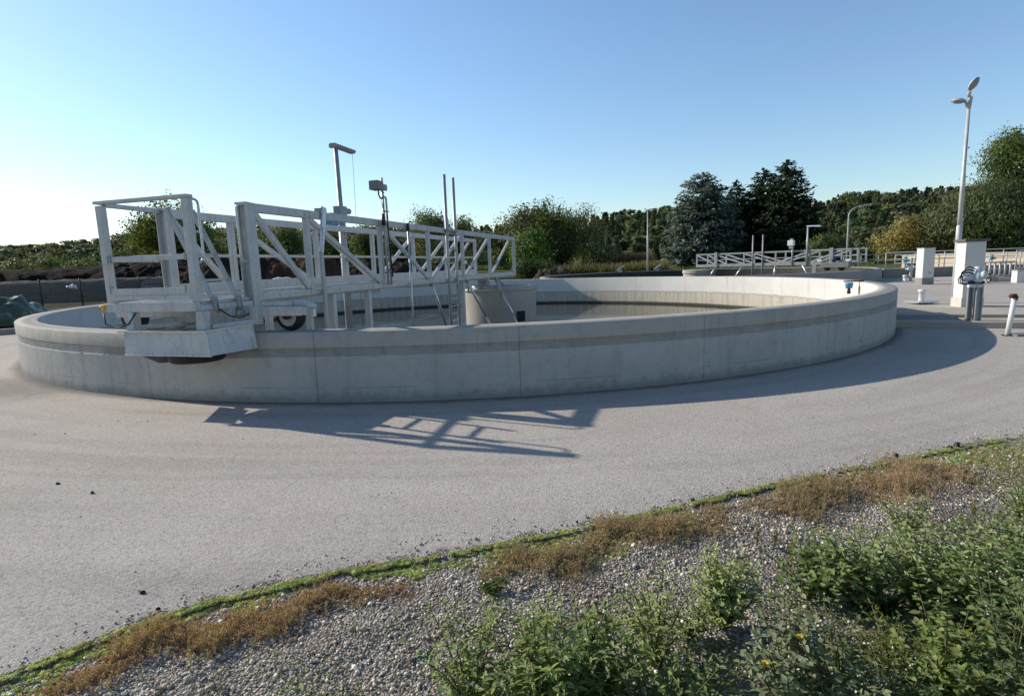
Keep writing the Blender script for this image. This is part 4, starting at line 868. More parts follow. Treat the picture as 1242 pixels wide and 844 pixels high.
# tarpaulin covered stack
t = NT('green_tarpaulin'); v = t.obj(); n1 = t.noise(v, 1.6, 5, .6, 1.2); n2 = t.noise(v, 7, 5, .6, .6)
c = t.ramp(n1, [(.40, (.045, .072, .045)), (.56, (.085, .12, .078)), (.68, (.38, .40, .34))]); c = t.mix(t.math('MULTIPLY', t.step(n2, .55, .7), .5), c, (.04, .065, .055)); t.bump(t.math('ADD', n1, t.math('MULTIPLY', n2, .5)), .9, .12)
TARP = t.done(c, .5, 0, .4)
u = np.linspace(0, 1, 90); th = np.linspace(0, math.pi, 40); U, TT = np.meshgrid(u, th, indexing='ij')
fold = .028 * np.sin(U * 34 + 2 * np.sin(TT * 3)) + .022 * np.sin(U * 71 + TT * 5) + .03 * np.sin(TT * 9 + U * 12) + .03 * np.abs(np.sin(U * 19 + TT * 2.5)) + .010 * np.sin(U * 150 + TT * 11)
endf = np.clip((1 - U) * 7, 0, 1) ** .5 * np.clip(U * 7, .0, 1) ** .5
x = (U - .5) * 4.4 + .12 * np.sin(TT * 4 + U * 9); y = -np.cos(TT) * (1.25 + fold) * (.75 + .25 * endf); z = np.sin(TT) ** .6 * (.95 + fold * 1.4) * (.30 + .70 * endf)
o = np_mesh('tarpaulin_stack', np.stack([x, y, z], -1).reshape(-1, 3), [(i * 40 + j, (i + 1) * 40 + j, (i + 1) * 40 + j + 1, i * 40 + j + 1) for i in range(89) for j in range(39)], TARP, smooth=True)
o.location = (-19.9, 21.0, 0); o.rotation_euler = (0, 0, R(6)); tag(o, 'stack covered by a crumpled dark green and white tarpaulin left of the near tank', 'covered stack', None, 'thing')
o = thing('kerb', 'low grey concrete kerb in front of the tarpaulin stack', 'kerb', (-15.9, 16.2, 0), R(38)); MB().box(-6, 2.6, -.1, .12, -.05, .17).build('kerb_stone', CONCD, o, .012)
# chain link fence
t = NT('chain_link'); v = t.obj(); s = t.xyz(v)
def diag(sg): return t.math('ABSOLUTE', t.math('SUBTRACT', t.math('FRACT', t.math('MULTIPLY', t.math('ADD', s[0], t.math('MULTIPLY', s[2], sg)), 12.)), .5))
wire = t.math('GREATER_THAN', t.math('MAXIMUM', diag(1.), diag(-1.)), .37)
tr = t.n('ShaderNodeBsdfTransparent'); mx = t.n('ShaderNodeMixShader'); t.done((.03, .05, .04), .5); t.link(wire, mx.inputs[0]); t.link(tr.outputs[0], mx.inputs[1]); t.link(t.b.outputs[0], mx.inputs[2]); t.link(mx.outputs[0], t.out.inputs[0]); LINK = t.m
F0 = Vector((-23.45, 22.8, 0)); FD = Vector((-.70, 3.80, 0))
fe = thing('mesh_fence', 'dark green chain link fence on posts left of the near tank', 'fence', F0, math.atan2(FD.y, FD.x)); FL = FD.length
for k_ in range(-2, 9): MB().tube([(k_ * FL, 0, 0), (k_ * FL, 0, 1.62)], .045, 8).build('post', GREENW, fe)
MB().add([(-2 * FL, 0, .03), (8 * FL, 0, .03), (8 * FL, 0, 1.55), (-2 * FL, 0, 1.55)], [(0, 1, 2, 3)]).build('mesh', LINK, fe)
for z in (.05, .8, 1.55): MB().tube([(-2 * FL, .02, z), (8 * FL, .02, z)], .008, 5).build('tension_wire', GREENW, fe)
P = at(105, 348, 33.0); o = heap('plastic_scrap', 'scrap of pale plastic caught on the mesh fence', 'plastic scrap', (P.x, P.y - .9, P.z), .22, .3, .8, R(0), PLAS, 2, .3, 3., 14, 10); o.rotation_euler = (R(86), R(12), R(5))
#PART3
# ------------------------------------------------------------------ trees
LEAFM = m_leaf('foliage', .38); NEEDLEM = m_leaf('needles', .25, .6, .2); WEEDM = m_leaf('weed_leaf', .42, .5, .22)
BARK = m_plain('bark', (.07, .055, .042), .9, 0, .35, 6, .1, .5); BARKL = m_plain('grey_bark', (.12, .105, .085), .9, 0, .35, 6, .1, .5)
def unit(n): a = RNG.normal(size=(n, 3)); return a / np.linalg.norm(a, axis=1)[:, None]
def cards(cen, nrm, size, asp=.6, ax=None):
    """pointed leaf sprays: one kite per centre lying across nrm"""
    n = len(cen); a = unit(n) if ax is None else ax; u = np.cross(nrm, a); u /= np.linalg.norm(u, axis=1)[:, None] + 1e-9; v_ = np.cross(u, nrm)
    s_ = size[:, None]; w_ = s_ * asp
    vs = np.stack([cen - v_ * s_ * .5, cen + u * w_ * .5 + v_ * s_ * .05, cen + v_ * s_ * .55 + nrm * s_ * .12, cen - u * w_ * .5 + v_ * s_ * .05], 1)
    return vs.reshape(-1, 3), (np.arange(n * 4).reshape(n, 4))
def tints(n_, base, var, cl=None):
    c = np.array(base)[None] * np.exp(RNG.normal(0, var, (n_, 1))) * np.exp(RNG.normal(0, var * .35, (n_, 3)))
    if cl is not None: c = c * cl
    return c
def broadleaf(name, label, px_, pyt, D, wpx, base=(.055, .075, .022), leaf=.42, n=9000, airy=.5, trunk_h=.22, lobes=16, zbase=None, cat='tree', group=None, seed=1, flat=1.0, low=.12, droop=0.):
    rg = np.random.default_rng(seed); P = at(px_, pyt, D); z0 = float(terrain(P.x, P.y)) if zbase is None else zbase
    Ht = P.z - z0; Wd = wpx * D / FPX
    o = thing(name, label, cat, (P.x, P.y, z0 - .05), 0, group)
    # lobes of the crown
    cz = Ht * (low + (1 - low) * .5); rz = Ht * (1 - low) * .5; L = []
    for k_ in range(lobes):
        while True:
            q = rg.uniform(-1, 1, 3)
            if .25 < np.linalg.norm(q) < .86: break
        q[2] *= flat; rad = rg.uniform(.30, .46) * (1.15 - .35 * abs(q[2]))
        L.append((q, rad))
    # twigs: clusters on the lobes, leaves round each twig
    n = int(n * 1.7); ncl = max(60, n // 34); ci = rg.integers(0, lobes, ncl); qd = rg.normal(size=(ncl, 3)); qd /= np.linalg.norm(qd, axis=1)[:, None]
    cc = np.array([L[i][0] for i in ci]) + qd * np.array([L[i][1] for i in ci])[:, None] * rg.uniform(.45, 1.08, (ncl, 1))
    cc = cc * np.array([Wd / 2, Wd / 2 * .95, rz]) / 1.16; cc[:, 2] += cz; cc[:, 2] = np.clip(cc[:, 2], Ht * .04, None)
    per = n // ncl; m_ = ncl * per
    spread = leaf * (1.15 + 1.3 * airy)
    off = rg.normal(size=(m_, 3)) * spread * np.array([1, 1, .75 + droop])
    idx = np.repeat(np.arange(ncl), per); cen = cc[idx] + off; cen[:, 2] -= droop * np.abs(rg.normal(size=m_)) * leaf * 2
    cen[:, 2] = np.clip(cen[:, 2], .1, Ht * 1.0 + .3)
    out = cen - np.array([0, 0, cz]); out /= np.linalg.norm(out, axis=1)[:, None] + 1e-6
    lo_ = np.array([L[i][0] for i in ci])[idx] * np.array([Wd / 2, Wd / 2 * .95, rz]) / 1.16 + np.array([0, 0, cz]); lo_ = cen - lo_; lo_ /= np.linalg.norm(lo_, axis=1)[:, None] + 1e-6
    nr = out * .45 + lo_ * .8 + off / spread * .25 + rg.normal(size=(m_, 3)) * .55; nr /= np.linalg.norm(nr, axis=1)[:, None]
    ax = None
    if droop: ax = rg.normal(size=(m_, 3)) * .35 + np.array([0, 0, -1.]); ax /= np.linalg.norm(ax, axis=1)[:, None]
    vs, fs = cards(cen, nr, leaf * rg.uniform(.55, 1.25, m_) * .8, .62 if not droop else .42, ax)
    clc = np.exp(rg.normal(0, .22, (ncl, 1))) * np.exp(rg.normal(0, .06, (ncl, 3)))
    col = tints(m_, np.array(base) * np.array([1.45, 1.6, 1.55]), .2, clc[idx])
    np_mesh('crown', vs, fs, LEAFM, o, np.repeat(col, 4, axis=0))
    # trunk and limbs
    m = MB(); r0 = max(.09, Ht * .022); th = Ht * trunk_h
    m.tube([(0, 0, 0), (.04 * Ht * rg.uniform(-1, 1) * .4, 0, th * .6), (0, 0, th), (.02 * Ht, .01 * Ht, Ht * .55)], [r0 * 1.25, r0, r0 * .9, r0 * .4], 9)
    for k_ in range(12):
        e = cc[rg.integers(0, ncl)]; b = Vector((0, 0, th * rg.uniform(.8, 1.5))); e = Vector(e); mid = b.lerp(e, .5) + Vector((0, 0, .06 * Ht))
        m.tube([b, mid, e], [r0 * .55, r0 * .36, r0 * .1], 6)
    m.build('trunk', BARK, o); return o
def spruce(name, label, px_, pyt, D, wpx, base, n_lev=46, card=.62, shape=.8, seed=1, group=None, skirt=.06, upl=.0):
    rg = np.random.default_rng(seed); P = at(px_, pyt, D); z0 = float(terrain(P.x, P.y)); Ht = P.z - z0; Rm = wpx * D / FPX / 2
    o = thing(name, label, 'tree', (P.x, P.y, z0 - .05), 0, group); C_ = []; A_ = []; N_ = []; S_ = []; K_ = []
    for i in range(n_lev):
        f = i / (n_lev - 1); z = Ht * (skirt + (1 - skirt) * f); rad = Rm * ((1 - f) ** shape) * rg.uniform(.86, 1.1) + .12
        nb = int(7 + 13 * (1 - f))
        for b in range(nb):
            a = rg.uniform(0, 2 * math.pi); rr_ = rad * rg.uniform(.72, 1.12); d_ = np.array([math.cos(a), math.sin(a), 0]); tone = math.exp(rg.normal(0, .2))
            nc = max(4, int(rr_ / card * 6.5)); side = np.array([-d_[1], d_[0], 0])
            for k_ in range(nc):
                g_ = (k_ + rg.uniform(0, 1)) / nc; g_ = g_ ** .65
                sag = -.30 * g_ * rr_ * (.5 + .5 * (1 - f)) + (.16 + upl) * rr_ * g_ ** 3
                C_.append(d_ * rr_ * g_ + side * rg.normal() * .16 * rr_ * g_ * .8 + np.array([0, 0, z + sag + rg.normal() * .08])); ax = d_ * 1.0 + side * rg.normal() * .55 + np.array([0, 0, -.25 + rg.normal() * .3]); A_.append(ax)
                N_.append(np.array([0, 0, 1.]) * .8 + d_ * .35 + rg.normal(size=3) * .45); S_.append(card * rg.uniform(.6, 1.25) * (.55 + .45 * (1 - f))); K_.append(tone)
    C_, A_, N_, S_, K_ = map(np.array, (C_, A_, N_, S_, K_)); N_ /= np.linalg.norm(N_, axis=1)[:, None]
    vs, fs = cards(C_, N_, S_, .42, A_ / np.linalg.norm(A_, axis=1)[:, None]); vs[:, 2] = np.clip(vs[:, 2], .25, None)
    col = tints(len(C_), base, .16, K_[:, None]); np_mesh('crown', vs, fs, NEEDLEM, o, np.repeat(col, 4, axis=0))
    MB().tube([(0, 0, 0), (0, 0, Ht * .3), (0, 0, Ht * .97)], [Ht * .022, Ht * .017, .02], 9).build('trunk', BARK, o); return o

spruce('blue_spruce', 'broad blue green spruce standing alone left of the taller dark spruces', 853, 210, 92, 92, (.115, .145, .135), 52, 1.1, .36, 3, skirt=.09, upl=.1)
spruce('spruce_tree', 'narrow dark spruce just right of the broad blue spruce', 894, 219, 97, 62, (.036, .054, .032), 44, 1.0, .55, 4)
spruce('spruce_tree', 'dark spruce with slightly lower top merging into the tallest spruce', 926, 205, 97, 76, (.040, .058, .032), 48, 1.1, .46, 5)
spruce('spruce_tree', 'tallest dark spruce with ragged side branches behind the far bridge', 956, 195, 94, 94, (.036, .054, .030), 54, 1.1, .50, 6, upl=.1)
broadleaf('broadleaf_tree', 'airy sunlit broadleaf tree rising behind the bridge platform at left', 205, 237, 62, 98, (.088, .092, .026), .36, 9000, .55, .3, 22, seed=11, low=.20)
broadleaf('broadleaf_tree', 'pale airy tree behind the twin masts of the bridge', 519, 249, 72, 50, (.105, .105, .055), .34, 4200, .5, .3, 12, seed=12, low=.2)
broadleaf('broadleaf_tree', 'lower pale tree just right of the twin masts', 560, 264, 74, 40, (.095, .10, .05), .34, 3000, .5, .3, 10, seed=13, low=.2)
broadleaf('broadleaf_tree', 'big rounded olive tree right of the bridge end', 638, 240, 72, 112, (.060, .064, .022), .40, 12000, .42, .2, 24, seed=14, low=.1)
broadleaf('broadleaf_tree', 'fresh green bushy tree low in front of the big olive tree', 645, 274, 64, 52, (.062, .098, .022), .34, 5000, .35, .2, 12, seed=15, low=.05)
broadleaf('broadleaf_tree', 'dark rounded tree tucked against the right side of the big olive tree', 672, 258, 76, 60, (.040, .047, .019), .4, 6000, .35, .2, 14, seed=16, low=.05)
broadleaf('willow_tree', 'greyish feathery willow between the big olive tree and the pine wood', 706, 249, 80, 50, (.088, .090, .050), .42, 5500, .4, .25, 14, seed=17, low=.08, droop=.35)
broadleaf('bush', 'light olive bush in front of the greyish willow', 727, 294, 66, 36, (.085, .092, .038), .32, 2600, .35, .1, 9, seed=18, low=.02, cat='bush')
broadleaf('bush', 'dark scrubby bush at the foot of the bridge end', 640, 313, 50, 42, (.038, .046, .02), .26, 2600, .35, .1, 9, seed=19, low=.02, cat='bush')
broadleaf('bush', 'second dark scrubby bush between bridge end and rubble heap', 668, 316, 54, 26, (.045, .055, .022), .26, 1600, .35, .1, 7, seed=20, low=.02, cat='bush')
broadleaf('bush', 'rounded green bush left of the far lamp post, behind the far bridge', 998, 281, 80, 34, (.080, .092, .036), .34, 2600, .3, .1, 9, seed=21, low=.02, cat='bush')
broadleaf('bush', 'paler rounded bush right beside the curved lamp post', 1021, 283, 84, 30, (.100, .110, .05), .34, 2400, .3, .1, 9, seed=22, low=.02, cat='bush')
broadleaf('bush', 'small light bush under the pines left of the orange bush', 1052, 292, 86, 26, (.085, .105, .036), .32, 1700, .3, .1, 8, seed=23, low=.02, cat='bush')
broadleaf('bush', 'round orange brown autumn bush at the edge of the wood', 1105, 262, 76, 82, (.205, .155, .062), .34, 9000, .3, .08, 22, seed=24, low=.0, cat='bush')
broadleaf('willow_tree', 'huge grey green willow filling the right side behind the rendered pillars', 1212, 214, 72, 140, (.072, .082, .038), .46, 22000, .35, .15, 34, seed=25, low=-.05, droop=.4)
broadleaf('willow_tree', 'dark willow running out of the picture at the right edge', 1285, 226, 76, 110, (.050, .060, .028), .46, 9000, .35, .15, 22, seed=26, low=-.05, droop=.35)
broadleaf('broadleaf_tree', 'tall broadleaf tree showing above the huge willow at the right edge', 1246, 150, 84, 100, (.075, .090, .028), .46, 7000, .5, .4, 18, seed=27, low=.42)
for k_, (x_, y_, D_, w_) in enumerate(((18, 313, 78, 44), (60, 308, 82, 48), (98, 315, 76, 40), (140, 305, 80, 46))):
    broadleaf('woodland_bush', ['olive bush at the far left edge of the wood', 'tall olive bush second from the left at the wood edge', 'low light bush third from the left at the wood edge', 'olive bush at the wood edge right behind the platform corner post'][k_], x_, y_, D_, w_, (.075, .083, .034), .36, 2600, .35, .1, 10, seed=40 + k_, low=.0, cat='bush')
for k_, (x_, y_, D_, w_, lab) in enumerate(((262, 279, 82, 44, 'rounded green tree behind the folded ladder'), (300, 270, 86, 50, 'green tree behind the channel post of the bridge'), (345, 272, 84, 54, 'broad green tree behind the first truss bay'), (398, 268, 80, 46, 'green tree behind the floodlight mast'), (445, 273, 84, 46, 'dark green tree behind the control box mast'), (482, 280, 80, 40, 'low green tree behind the middle of the bridge'))):
    broadleaf('broadleaf_tree', lab, x_, y_, D_, w_, [(.060, .075, .028), (.048, .062, .024)][k_ % 2], .38, 4200, .38, .2, 12, seed=60 + k_, low=.02)

# pine wood on the rising ground behind: far-off mass
SKY = [(-120, 300), (0, 297), (50, 295), (100, 290), (150, 283), (240, 277), (300, 272), (420, 272), (520, 274), (600, 272), (680, 268), (705, 263), (735, 256), (760, 253), (830, 249), (880, 246), (980, 243), (1008, 236), (1040, 231), (1075, 231), (1110, 226), (1140, 223), (1170, 226), (1210, 222), (1260, 222), (1400, 215)]
SKX = [a for a, b in SKY]; SKV = [b for a, b in SKY]
def wood(name, label, ranks, seed, x0, x1, base, kindf):
    rg = np.random.default_rng(seed); V_ = []; K_ = []; Tk = MB()
    for D_, step_, drop, jit in ranks:
        x = x0
        while x < x1:
            xx = x + rg.uniform(-.4, .4) * step_; d_ = D_ * rg.uniform(.94, 1.06); top = np.interp(xx, SKX, SKV) + drop + abs(rg.normal()) * jit
            P = at(xx, top, d_); z0 = float(terrain(P.x, P.y)); h = P.z - z0
            x += step_
            if h < 2.5: continue
            pine = rg.random() < kindf; wd = h * (.27 if not pine else .30) * rg.uniform(.8, 1.25); wd = max(wd, step_ * d_ / FPX * .55); n = int(600 if D_ > 150 else 800); ca = D_ / FPX * 4.0
            f = rg.random(n) ** .8; a = rg.uniform(0, 2 * math.pi, n)
            if pine: lob = rg.normal(size=(10, 3)) * np.array([.5, .5, .22]) + np.array([0, 0, .70]); li_ = rg.integers(0, 10, n); q = lob[li_] + rg.normal(size=(n, 3)) * np.array([.28, .28, .10]); q[:, 2] = np.clip(q[:, 2], .2, 1.0 - rg.uniform(0, .12, n)); tn = np.exp(rg.normal(0, .2, 10))[li_]
            else:
                lev = np.floor(f * 16) / 16; rr_ = (1 - lev) ** .85 * rg.uniform(.35, 1.1, n) + .04; q = np.stack([np.cos(a) * rr_, np.sin(a) * rr_, .10 + .9 * lev + rg.normal(0, .012, n) - .05 * rr_], -1); tn = np.exp(rg.normal(0, .15, n))
            cen = q * np.array([wd, wd, h]); nr = q * np.array([1, 1, .3]) - np.array([0, 0, .12]) + rg.normal(size=(n, 3)) * .55 + np.array([0, 0, .35]); nr /= np.linalg.norm(nr, axis=1)[:, None]
            v_, _ = cards(cen + np.array([P.x, P.y, z0]), nr, ca * rg.uniform(.5, 1.2, n), .6)
            tone = np.array(base) * math.exp(rg.normal(0, .20)) * np.exp(rg.normal(0, .07, 3))
            V_.append(v_); K_.append(np.repeat(tone[None] * tn[:, None] * np.exp(rg.normal(0, .14, (n, 1))), 4, axis=0))
            if pine and D_ < 150: Tk.tube([(P.x, P.y, z0 - .3), (P.x, P.y, z0 + h * .7)], [h * .016, h * .01], 5, False)
    V_ = np.concatenate(V_); K_ = np.concatenate(K_)
    o = np_mesh(name, V_, np.arange(len(V_)).reshape(-1, 4), NEEDLEM, None, K_, 'stuff'); o['label'] = label
    if Tk.v: q = Tk.build('trunks', BARKL, o); q['kind'] = 'stuff'
wood('forest', 'pine wood covering the rising ground along the horizon', [(205, 7, 0, 3.5), (185, 8, 7, 4), (165, 9, 15, 4), (146, 10, 23, 5), (128, 11, 31, 6), (114, 12, 42, 6), (106, 14, 54, 6)], 5, 640, 1330, (.105, .125, .065), .35)
wood('forest', 'low wood along the left horizon behind the compost heaps', [(190, 6, 0, 3), (165, 7, 4, 4), (140, 9, 8, 5), (120, 10, 14, 5), (108, 12, 20, 5)], 6, -120, 640, (.16, .17, .10), .4)

# tall dry grass and reeds behind the farther tank
def blades(name, label, pts, hgt, wid, base, lean=.25, seed=1, mat=None, seg=2, parent=None, kind='stuff', tip=None):
    rg = np.random.default_rng(seed); n = len(pts); a = rg.uniform(0, 2 * math.pi, n); ln = np.abs(rg.normal(0, lean, n)); d_ = np.stack([np.cos(a) * ln, np.sin(a) * ln, np.zeros(n)], -1); b = rg.uniform(0, 2 * math.pi, n); sx = np.stack([np.cos(b), np.sin(b), np.zeros(n)], -1) * (wid * rg.uniform(.6, 1.3, n))[:, None] * .5
    h = hgt * rg.uniform(.55, 1.15, n); up = np.array([0, 0, 1.])
    m1 = pts + up * (h * .55)[:, None] + d_ * (h * .35)[:, None]; tp = pts + up * (h * (1 - ln * .35))[:, None] + d_ * h[:, None]
    vs = np.stack([pts - sx, pts + sx, m1 + sx * .8, m1 - sx * .8, tp + sx * .12, tp - sx * .12], 1).reshape(-1, 3); k_ = np.arange(n)[:, None] * 6
    fs = np.concatenate([k_ + np.array([0, 1, 2, 3]), k_ + np.array([3, 2, 4, 5])]); col = tints(n, base, .22); col = np.repeat(col, 6, axis=0)
    if tip is not None: col = col.reshape(n, 6, 3); col[:, 4:] = np.array(tip) * np.exp(rg.normal(0, .2, (n, 1, 1))); col = col.reshape(-1, 3)
    o = np_mesh(name, vs, fs, mat or WEEDM, parent, col, kind)
    if label: o['label'] = label
    return o
def field(n, x0, x1, d0, d1, rg):
    D_ = rg.uniform(d0, d1, n); x = rg.uniform(x0, x1, n); return np.stack([(x - 621) / FPX * D_, D_, np.zeros(n)], -1)
rg = np.random.default_rng(9)
p = field(7000, 672, 812, 58, 66, rg); blades('tall_dry_grass', 'olive brown tall dry grass growing behind the farther tank', p, 1.35 * (.75 + .45 * (snoise(p[:, 0], p[:, 1], .5) * .5 + .5)), .11, (.13, .125, .055), .2, 1, tip=(.20, .17, .10))
p = field(2600, 742, 792, 66, 70, rg); blades('tall_dry_grass', 'reddish plumes of taller dry grass behind the olive grass', p, 2.35, .13, (.13, .095, .055), .2, 2, tip=(.22, .145, .10))
p = field(4500, 640, 1060, 66, 105, rg); blades('meadow_grass', 'short meadow grass in front of the wood', p, .45, .16, (.12, .14, .045), .3, 3)
#PART4
# ------------------------------------------------------------------ foreground: moss, dried weeds, green weeds
rg = np.random.default_rng(21)
def band_pts(n, t0, t1, lo, hi, rg, pw=1.0):
    tt = rg.uniform(t0, t1, n); tt = tt[(snoise(tt * 3, tt, 2.1, 3.) + .5 * rg.normal(size=n)) > -.15]; n = len(tt); wob = .5 + .5 * np.sin(tt * 5.1) * np.sin(tt * 2.3 + 1); a = np.interp(tt, *zip(*lo)); b = np.interp(tt, *zip(*hi)); b = b * (.7 + 1.3 * wob * (.5 + .5 * np.sin(tt * 11.3))) + .03 * np.sin(tt * 23)
    return bank_pt(tt, a + (b - a) * rg.random(n) ** pw), tt
def t_of(x, y):                            # position along the edge of the ground point seen at photo pixel
    P = gp(x, y); ts = np.linspace(-6, 16, 2200); P_, N_ = edge(ts); k_ = np.argmin((P_[:, 0] - P.x) ** 2 + (P_[:, 1] - P.y) ** 2)
    return ts[k_], float((P.x - P_[k_, 0]) * N_[k_, 0] + (P.y - P_[k_, 1]) * N_[k_, 1])
# moss cushions: low lumpy sheet of short shoots along the asphalt edge
MB_LO = [(-1, -.04), (8.5, -.05)]; tq = lambda x, y: t_of(x, y)[0]
MB_HI = [(-1, .2), (tq(40, 812), .16), (tq(130, 775), .10), (tq(240, 738), .03), (tq(300, 722), .08), (tq(350, 711), .02), (tq(400, 700), -.02), (tq(440, 693), .03), (tq(520, 680), .12), (tq(600, 665), .24), (tq(700, 645), .2), (tq(780, 630), .14), (tq(850, 612), .0), (tq(905, 600), -.03), (tq(960, 588), .02), (tq(1000, 579), .22), (tq(1110, 555), .32), (tq(1242, 530), .5), (9.5, .5)]
n = 9000; p, tt = band_pts(n, -1, 8.5, MB_LO, MB_HI, rg, 1.2); n = len(p); sz = np.exp(rg.normal(math.log(.0062), .28, n)); g_ = np.stack([.34 + .16 * rg.random(n), .39 + .14 * rg.random(n), .16 + .10 * rg.random(n)], -1) * np.exp(rg.normal(0, .18, (n, 1)))
q = p.copy(); q[:, 2] += sz * .1
m_ = rot_mats(n); v_ = np.einsum('nij,nkj->nki', m_, IV[None] * RNG.uniform(.85, 1.12, (n, len(IV), 1)) * sz[:, None, None]) * np.array([1.9, 1.9, .75]) + q[:, None]
tuft_n = 40; sel = np.repeat(np.arange(n), tuft_n); dirs = unit(len(sel)); dirs[:, 2] = np.abs(dirs[:, 2]); bp = q[sel] + dirs * sz[sel][:, None] * np.array([1.85, 1.85, .72])
a_ = dirs * np.array([1, 1, 1.2]) + rg.normal(size=dirs.shape) * .35; a_ /= np.linalg.norm(a_, axis=1)[:, None]; nr = unit(len(sel))
lv, lf = cards(bp, nr, rg.uniform(.006, .013, len(sel)), .30, a_)
mossv = np.concatenate([v_.reshape(-1, 3), lv]); f1 = (IF[None] + (np.arange(n) * len(IV))[:, None, None]).reshape(-1, 3); f1 = np.concatenate([f1, f1[:, 2:3]], 1)
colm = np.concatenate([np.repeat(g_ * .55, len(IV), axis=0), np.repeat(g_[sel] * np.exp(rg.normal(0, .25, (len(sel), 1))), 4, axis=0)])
me_f = np.concatenate([f1, lf + n * len(IV)])
# from here one mesh: lumps as triangles stored twice-cornered would be degenerate, so keep two meshes of one stuff object
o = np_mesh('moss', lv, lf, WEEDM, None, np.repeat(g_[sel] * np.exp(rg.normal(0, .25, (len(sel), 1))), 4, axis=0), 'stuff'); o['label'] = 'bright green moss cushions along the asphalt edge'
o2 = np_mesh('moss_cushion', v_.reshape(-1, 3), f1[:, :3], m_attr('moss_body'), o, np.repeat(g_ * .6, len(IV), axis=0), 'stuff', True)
p, tt = band_pts(9000, -1, 9, MB_LO, [(a, b * 1.3 + .05) for a, b in MB_HI], rg); blades('short_grass', 'short thin grass among the moss', p, .022, .0016, (.12, .145, .05), .5, 5)

# dried brown weeds: mats of thin branching stalks with seed specks
DRYM = m_leaf('dry_weed', .25, .8, .1)
def dry_patch(label, t0, t1, v0, v1, n, h, base, seed):
    rg = np.random.default_rng(seed); c = bank_pt((t0 + t1) / 2, (v0 + v1) / 2)[0]
    o = thing('dry_weed_patch', label, 'dried weeds', tuple(c))
    ov = (t1 - t0) * .22; tt = t0 - ov + (t1 - t0 + 2 * ov) * rg.beta(1.5, 1.5, n); e = np.clip(np.minimum(tt - t0 + ov, t1 - tt + ov) / (t1 - t0 + 2 * ov) * 3.2, .22, 1)
    vv = (v0 + v1) / 2 + rg.normal(0, .30, n) * (v1 - v0) * (.5 + .5 * e) + .05 * np.sin(tt * 7 + seed) + .03 * np.sin(tt * 17 + 2 * seed); e = e * np.clip(.75 + .45 * snoise(tt * 6, vv * 9, 1., seed), .3, 1.2)
    p = bank_pt(tt, vv) - c; hh = h * .78 * e * rg.uniform(.5, 1.15, n)
    V_ = []; F_ = []; K_ = []; kk = 0
    # every stalk: a bent thin ribbon plus side twigs
    d_ = rg.normal(size=(n, 3)) * .5; d_[:, 2] = 1; d_ /= np.linalg.norm(d_, axis=1)[:, None]
    nt_ = 7; B_ = [p]; tips = p + d_ * hh[:, None]
    seg_a = [p]; seg_b = [tips]; wd = [np.full(n, .0015)]
    for k_ in range(nt_):
        f = rg.uniform(.25, .98, n)[:, None]; a = p + (tips - p) * f; dd_ = d_ + rg.normal(size=(n, 3)) * .75; dd_ /= np.linalg.norm(dd_, axis=1)[:, None]; b = a + dd_ * (hh * rg.uniform(.22, .5, n))[:, None]
        seg_a.append(a); seg_b.append(b); wd.append(np.full(n, .0010))
    A_ = np.concatenate(seg_a); Bb = np.concatenate(seg_b); W_ = np.concatenate(wd); dr = Bb - A_; sd = np.cross(dr, rg.normal(size=dr.shape)); sd /= np.linalg.norm(sd, axis=1)[:, None] + 1e-9; sd *= W_[:, None]
    vs = np.stack([A_ - sd, A_ + sd, Bb + sd * .5, Bb - sd * .5], 1).reshape(-1, 3)
    m2 = n * nt_; ns = 5; ss = rg.integers(n, len(A_), m2 * ns // 2); ps = A_[ss] + (Bb[ss] - A_[ss]) * rg.uniform(.2, 1.05, (len(ss), 1)) + rg.normal(size=(len(ss), 3)) * .002
    lv, lf = cards(ps, unit(len(ss)), rg.uniform(.003, .0075, len(ss)), .6)
    col = np.concatenate([tints(len(A_), base, .25), tints(len(ss), np.array(base) * 1.15, .3)])
    fs = np.concatenate([np.arange(len(vs)).reshape(-1, 4), lf + len(vs)])
    np_mesh('dry_stalks', np.concatenate([vs, lv]), fs, DRYM, o, np.repeat(col, 4, axis=0))
BR = (.44, .31, .20)
a, b = t_of(90, 838), t_of(425, 703)
dry_patch('long mat of rusty brown dried weeds at the lower left along the moss', a[0] - .05, b[0] + .02, .10, .30, 2600, .085, BR, 1)
a, b = t_of(580, 690), t_of(700, 665); dry_patch('small brown tangle of dried weeds on the moss below the middle of the road edge', t_of(590, 668)[0], t_of(690, 648)[0], .10, .34, 900, .085, (.40, .31, .20), 2)
dry_patch('brown dried weeds right of centre between moss and gravel', t_of(700, 645)[0], t_of(850, 612)[0], .02, .28, 1500, .10, (.42, .32, .21), 3)
dry_patch('dark brown dried weed mat at the road edge left of the pale moss at right', t_of(905, 600)[0], t_of(1010, 576)[0], .04, .34, 1500, .12, (.38, .29, .19), 4)
dry_patch('brown dried weed mat among the pale moss at right', t_of(1010, 576)[0], t_of(1110, 556)[0], .06, .46, 1500, .13, (.44, .32, .22), 5)
dry_patch('thin olive dried weeds at the far right end of the moss', t_of(1120, 553)[0], t_of(1250, 528)[0], .15, .7, 900, .09, (.36, .32, .16), 6)

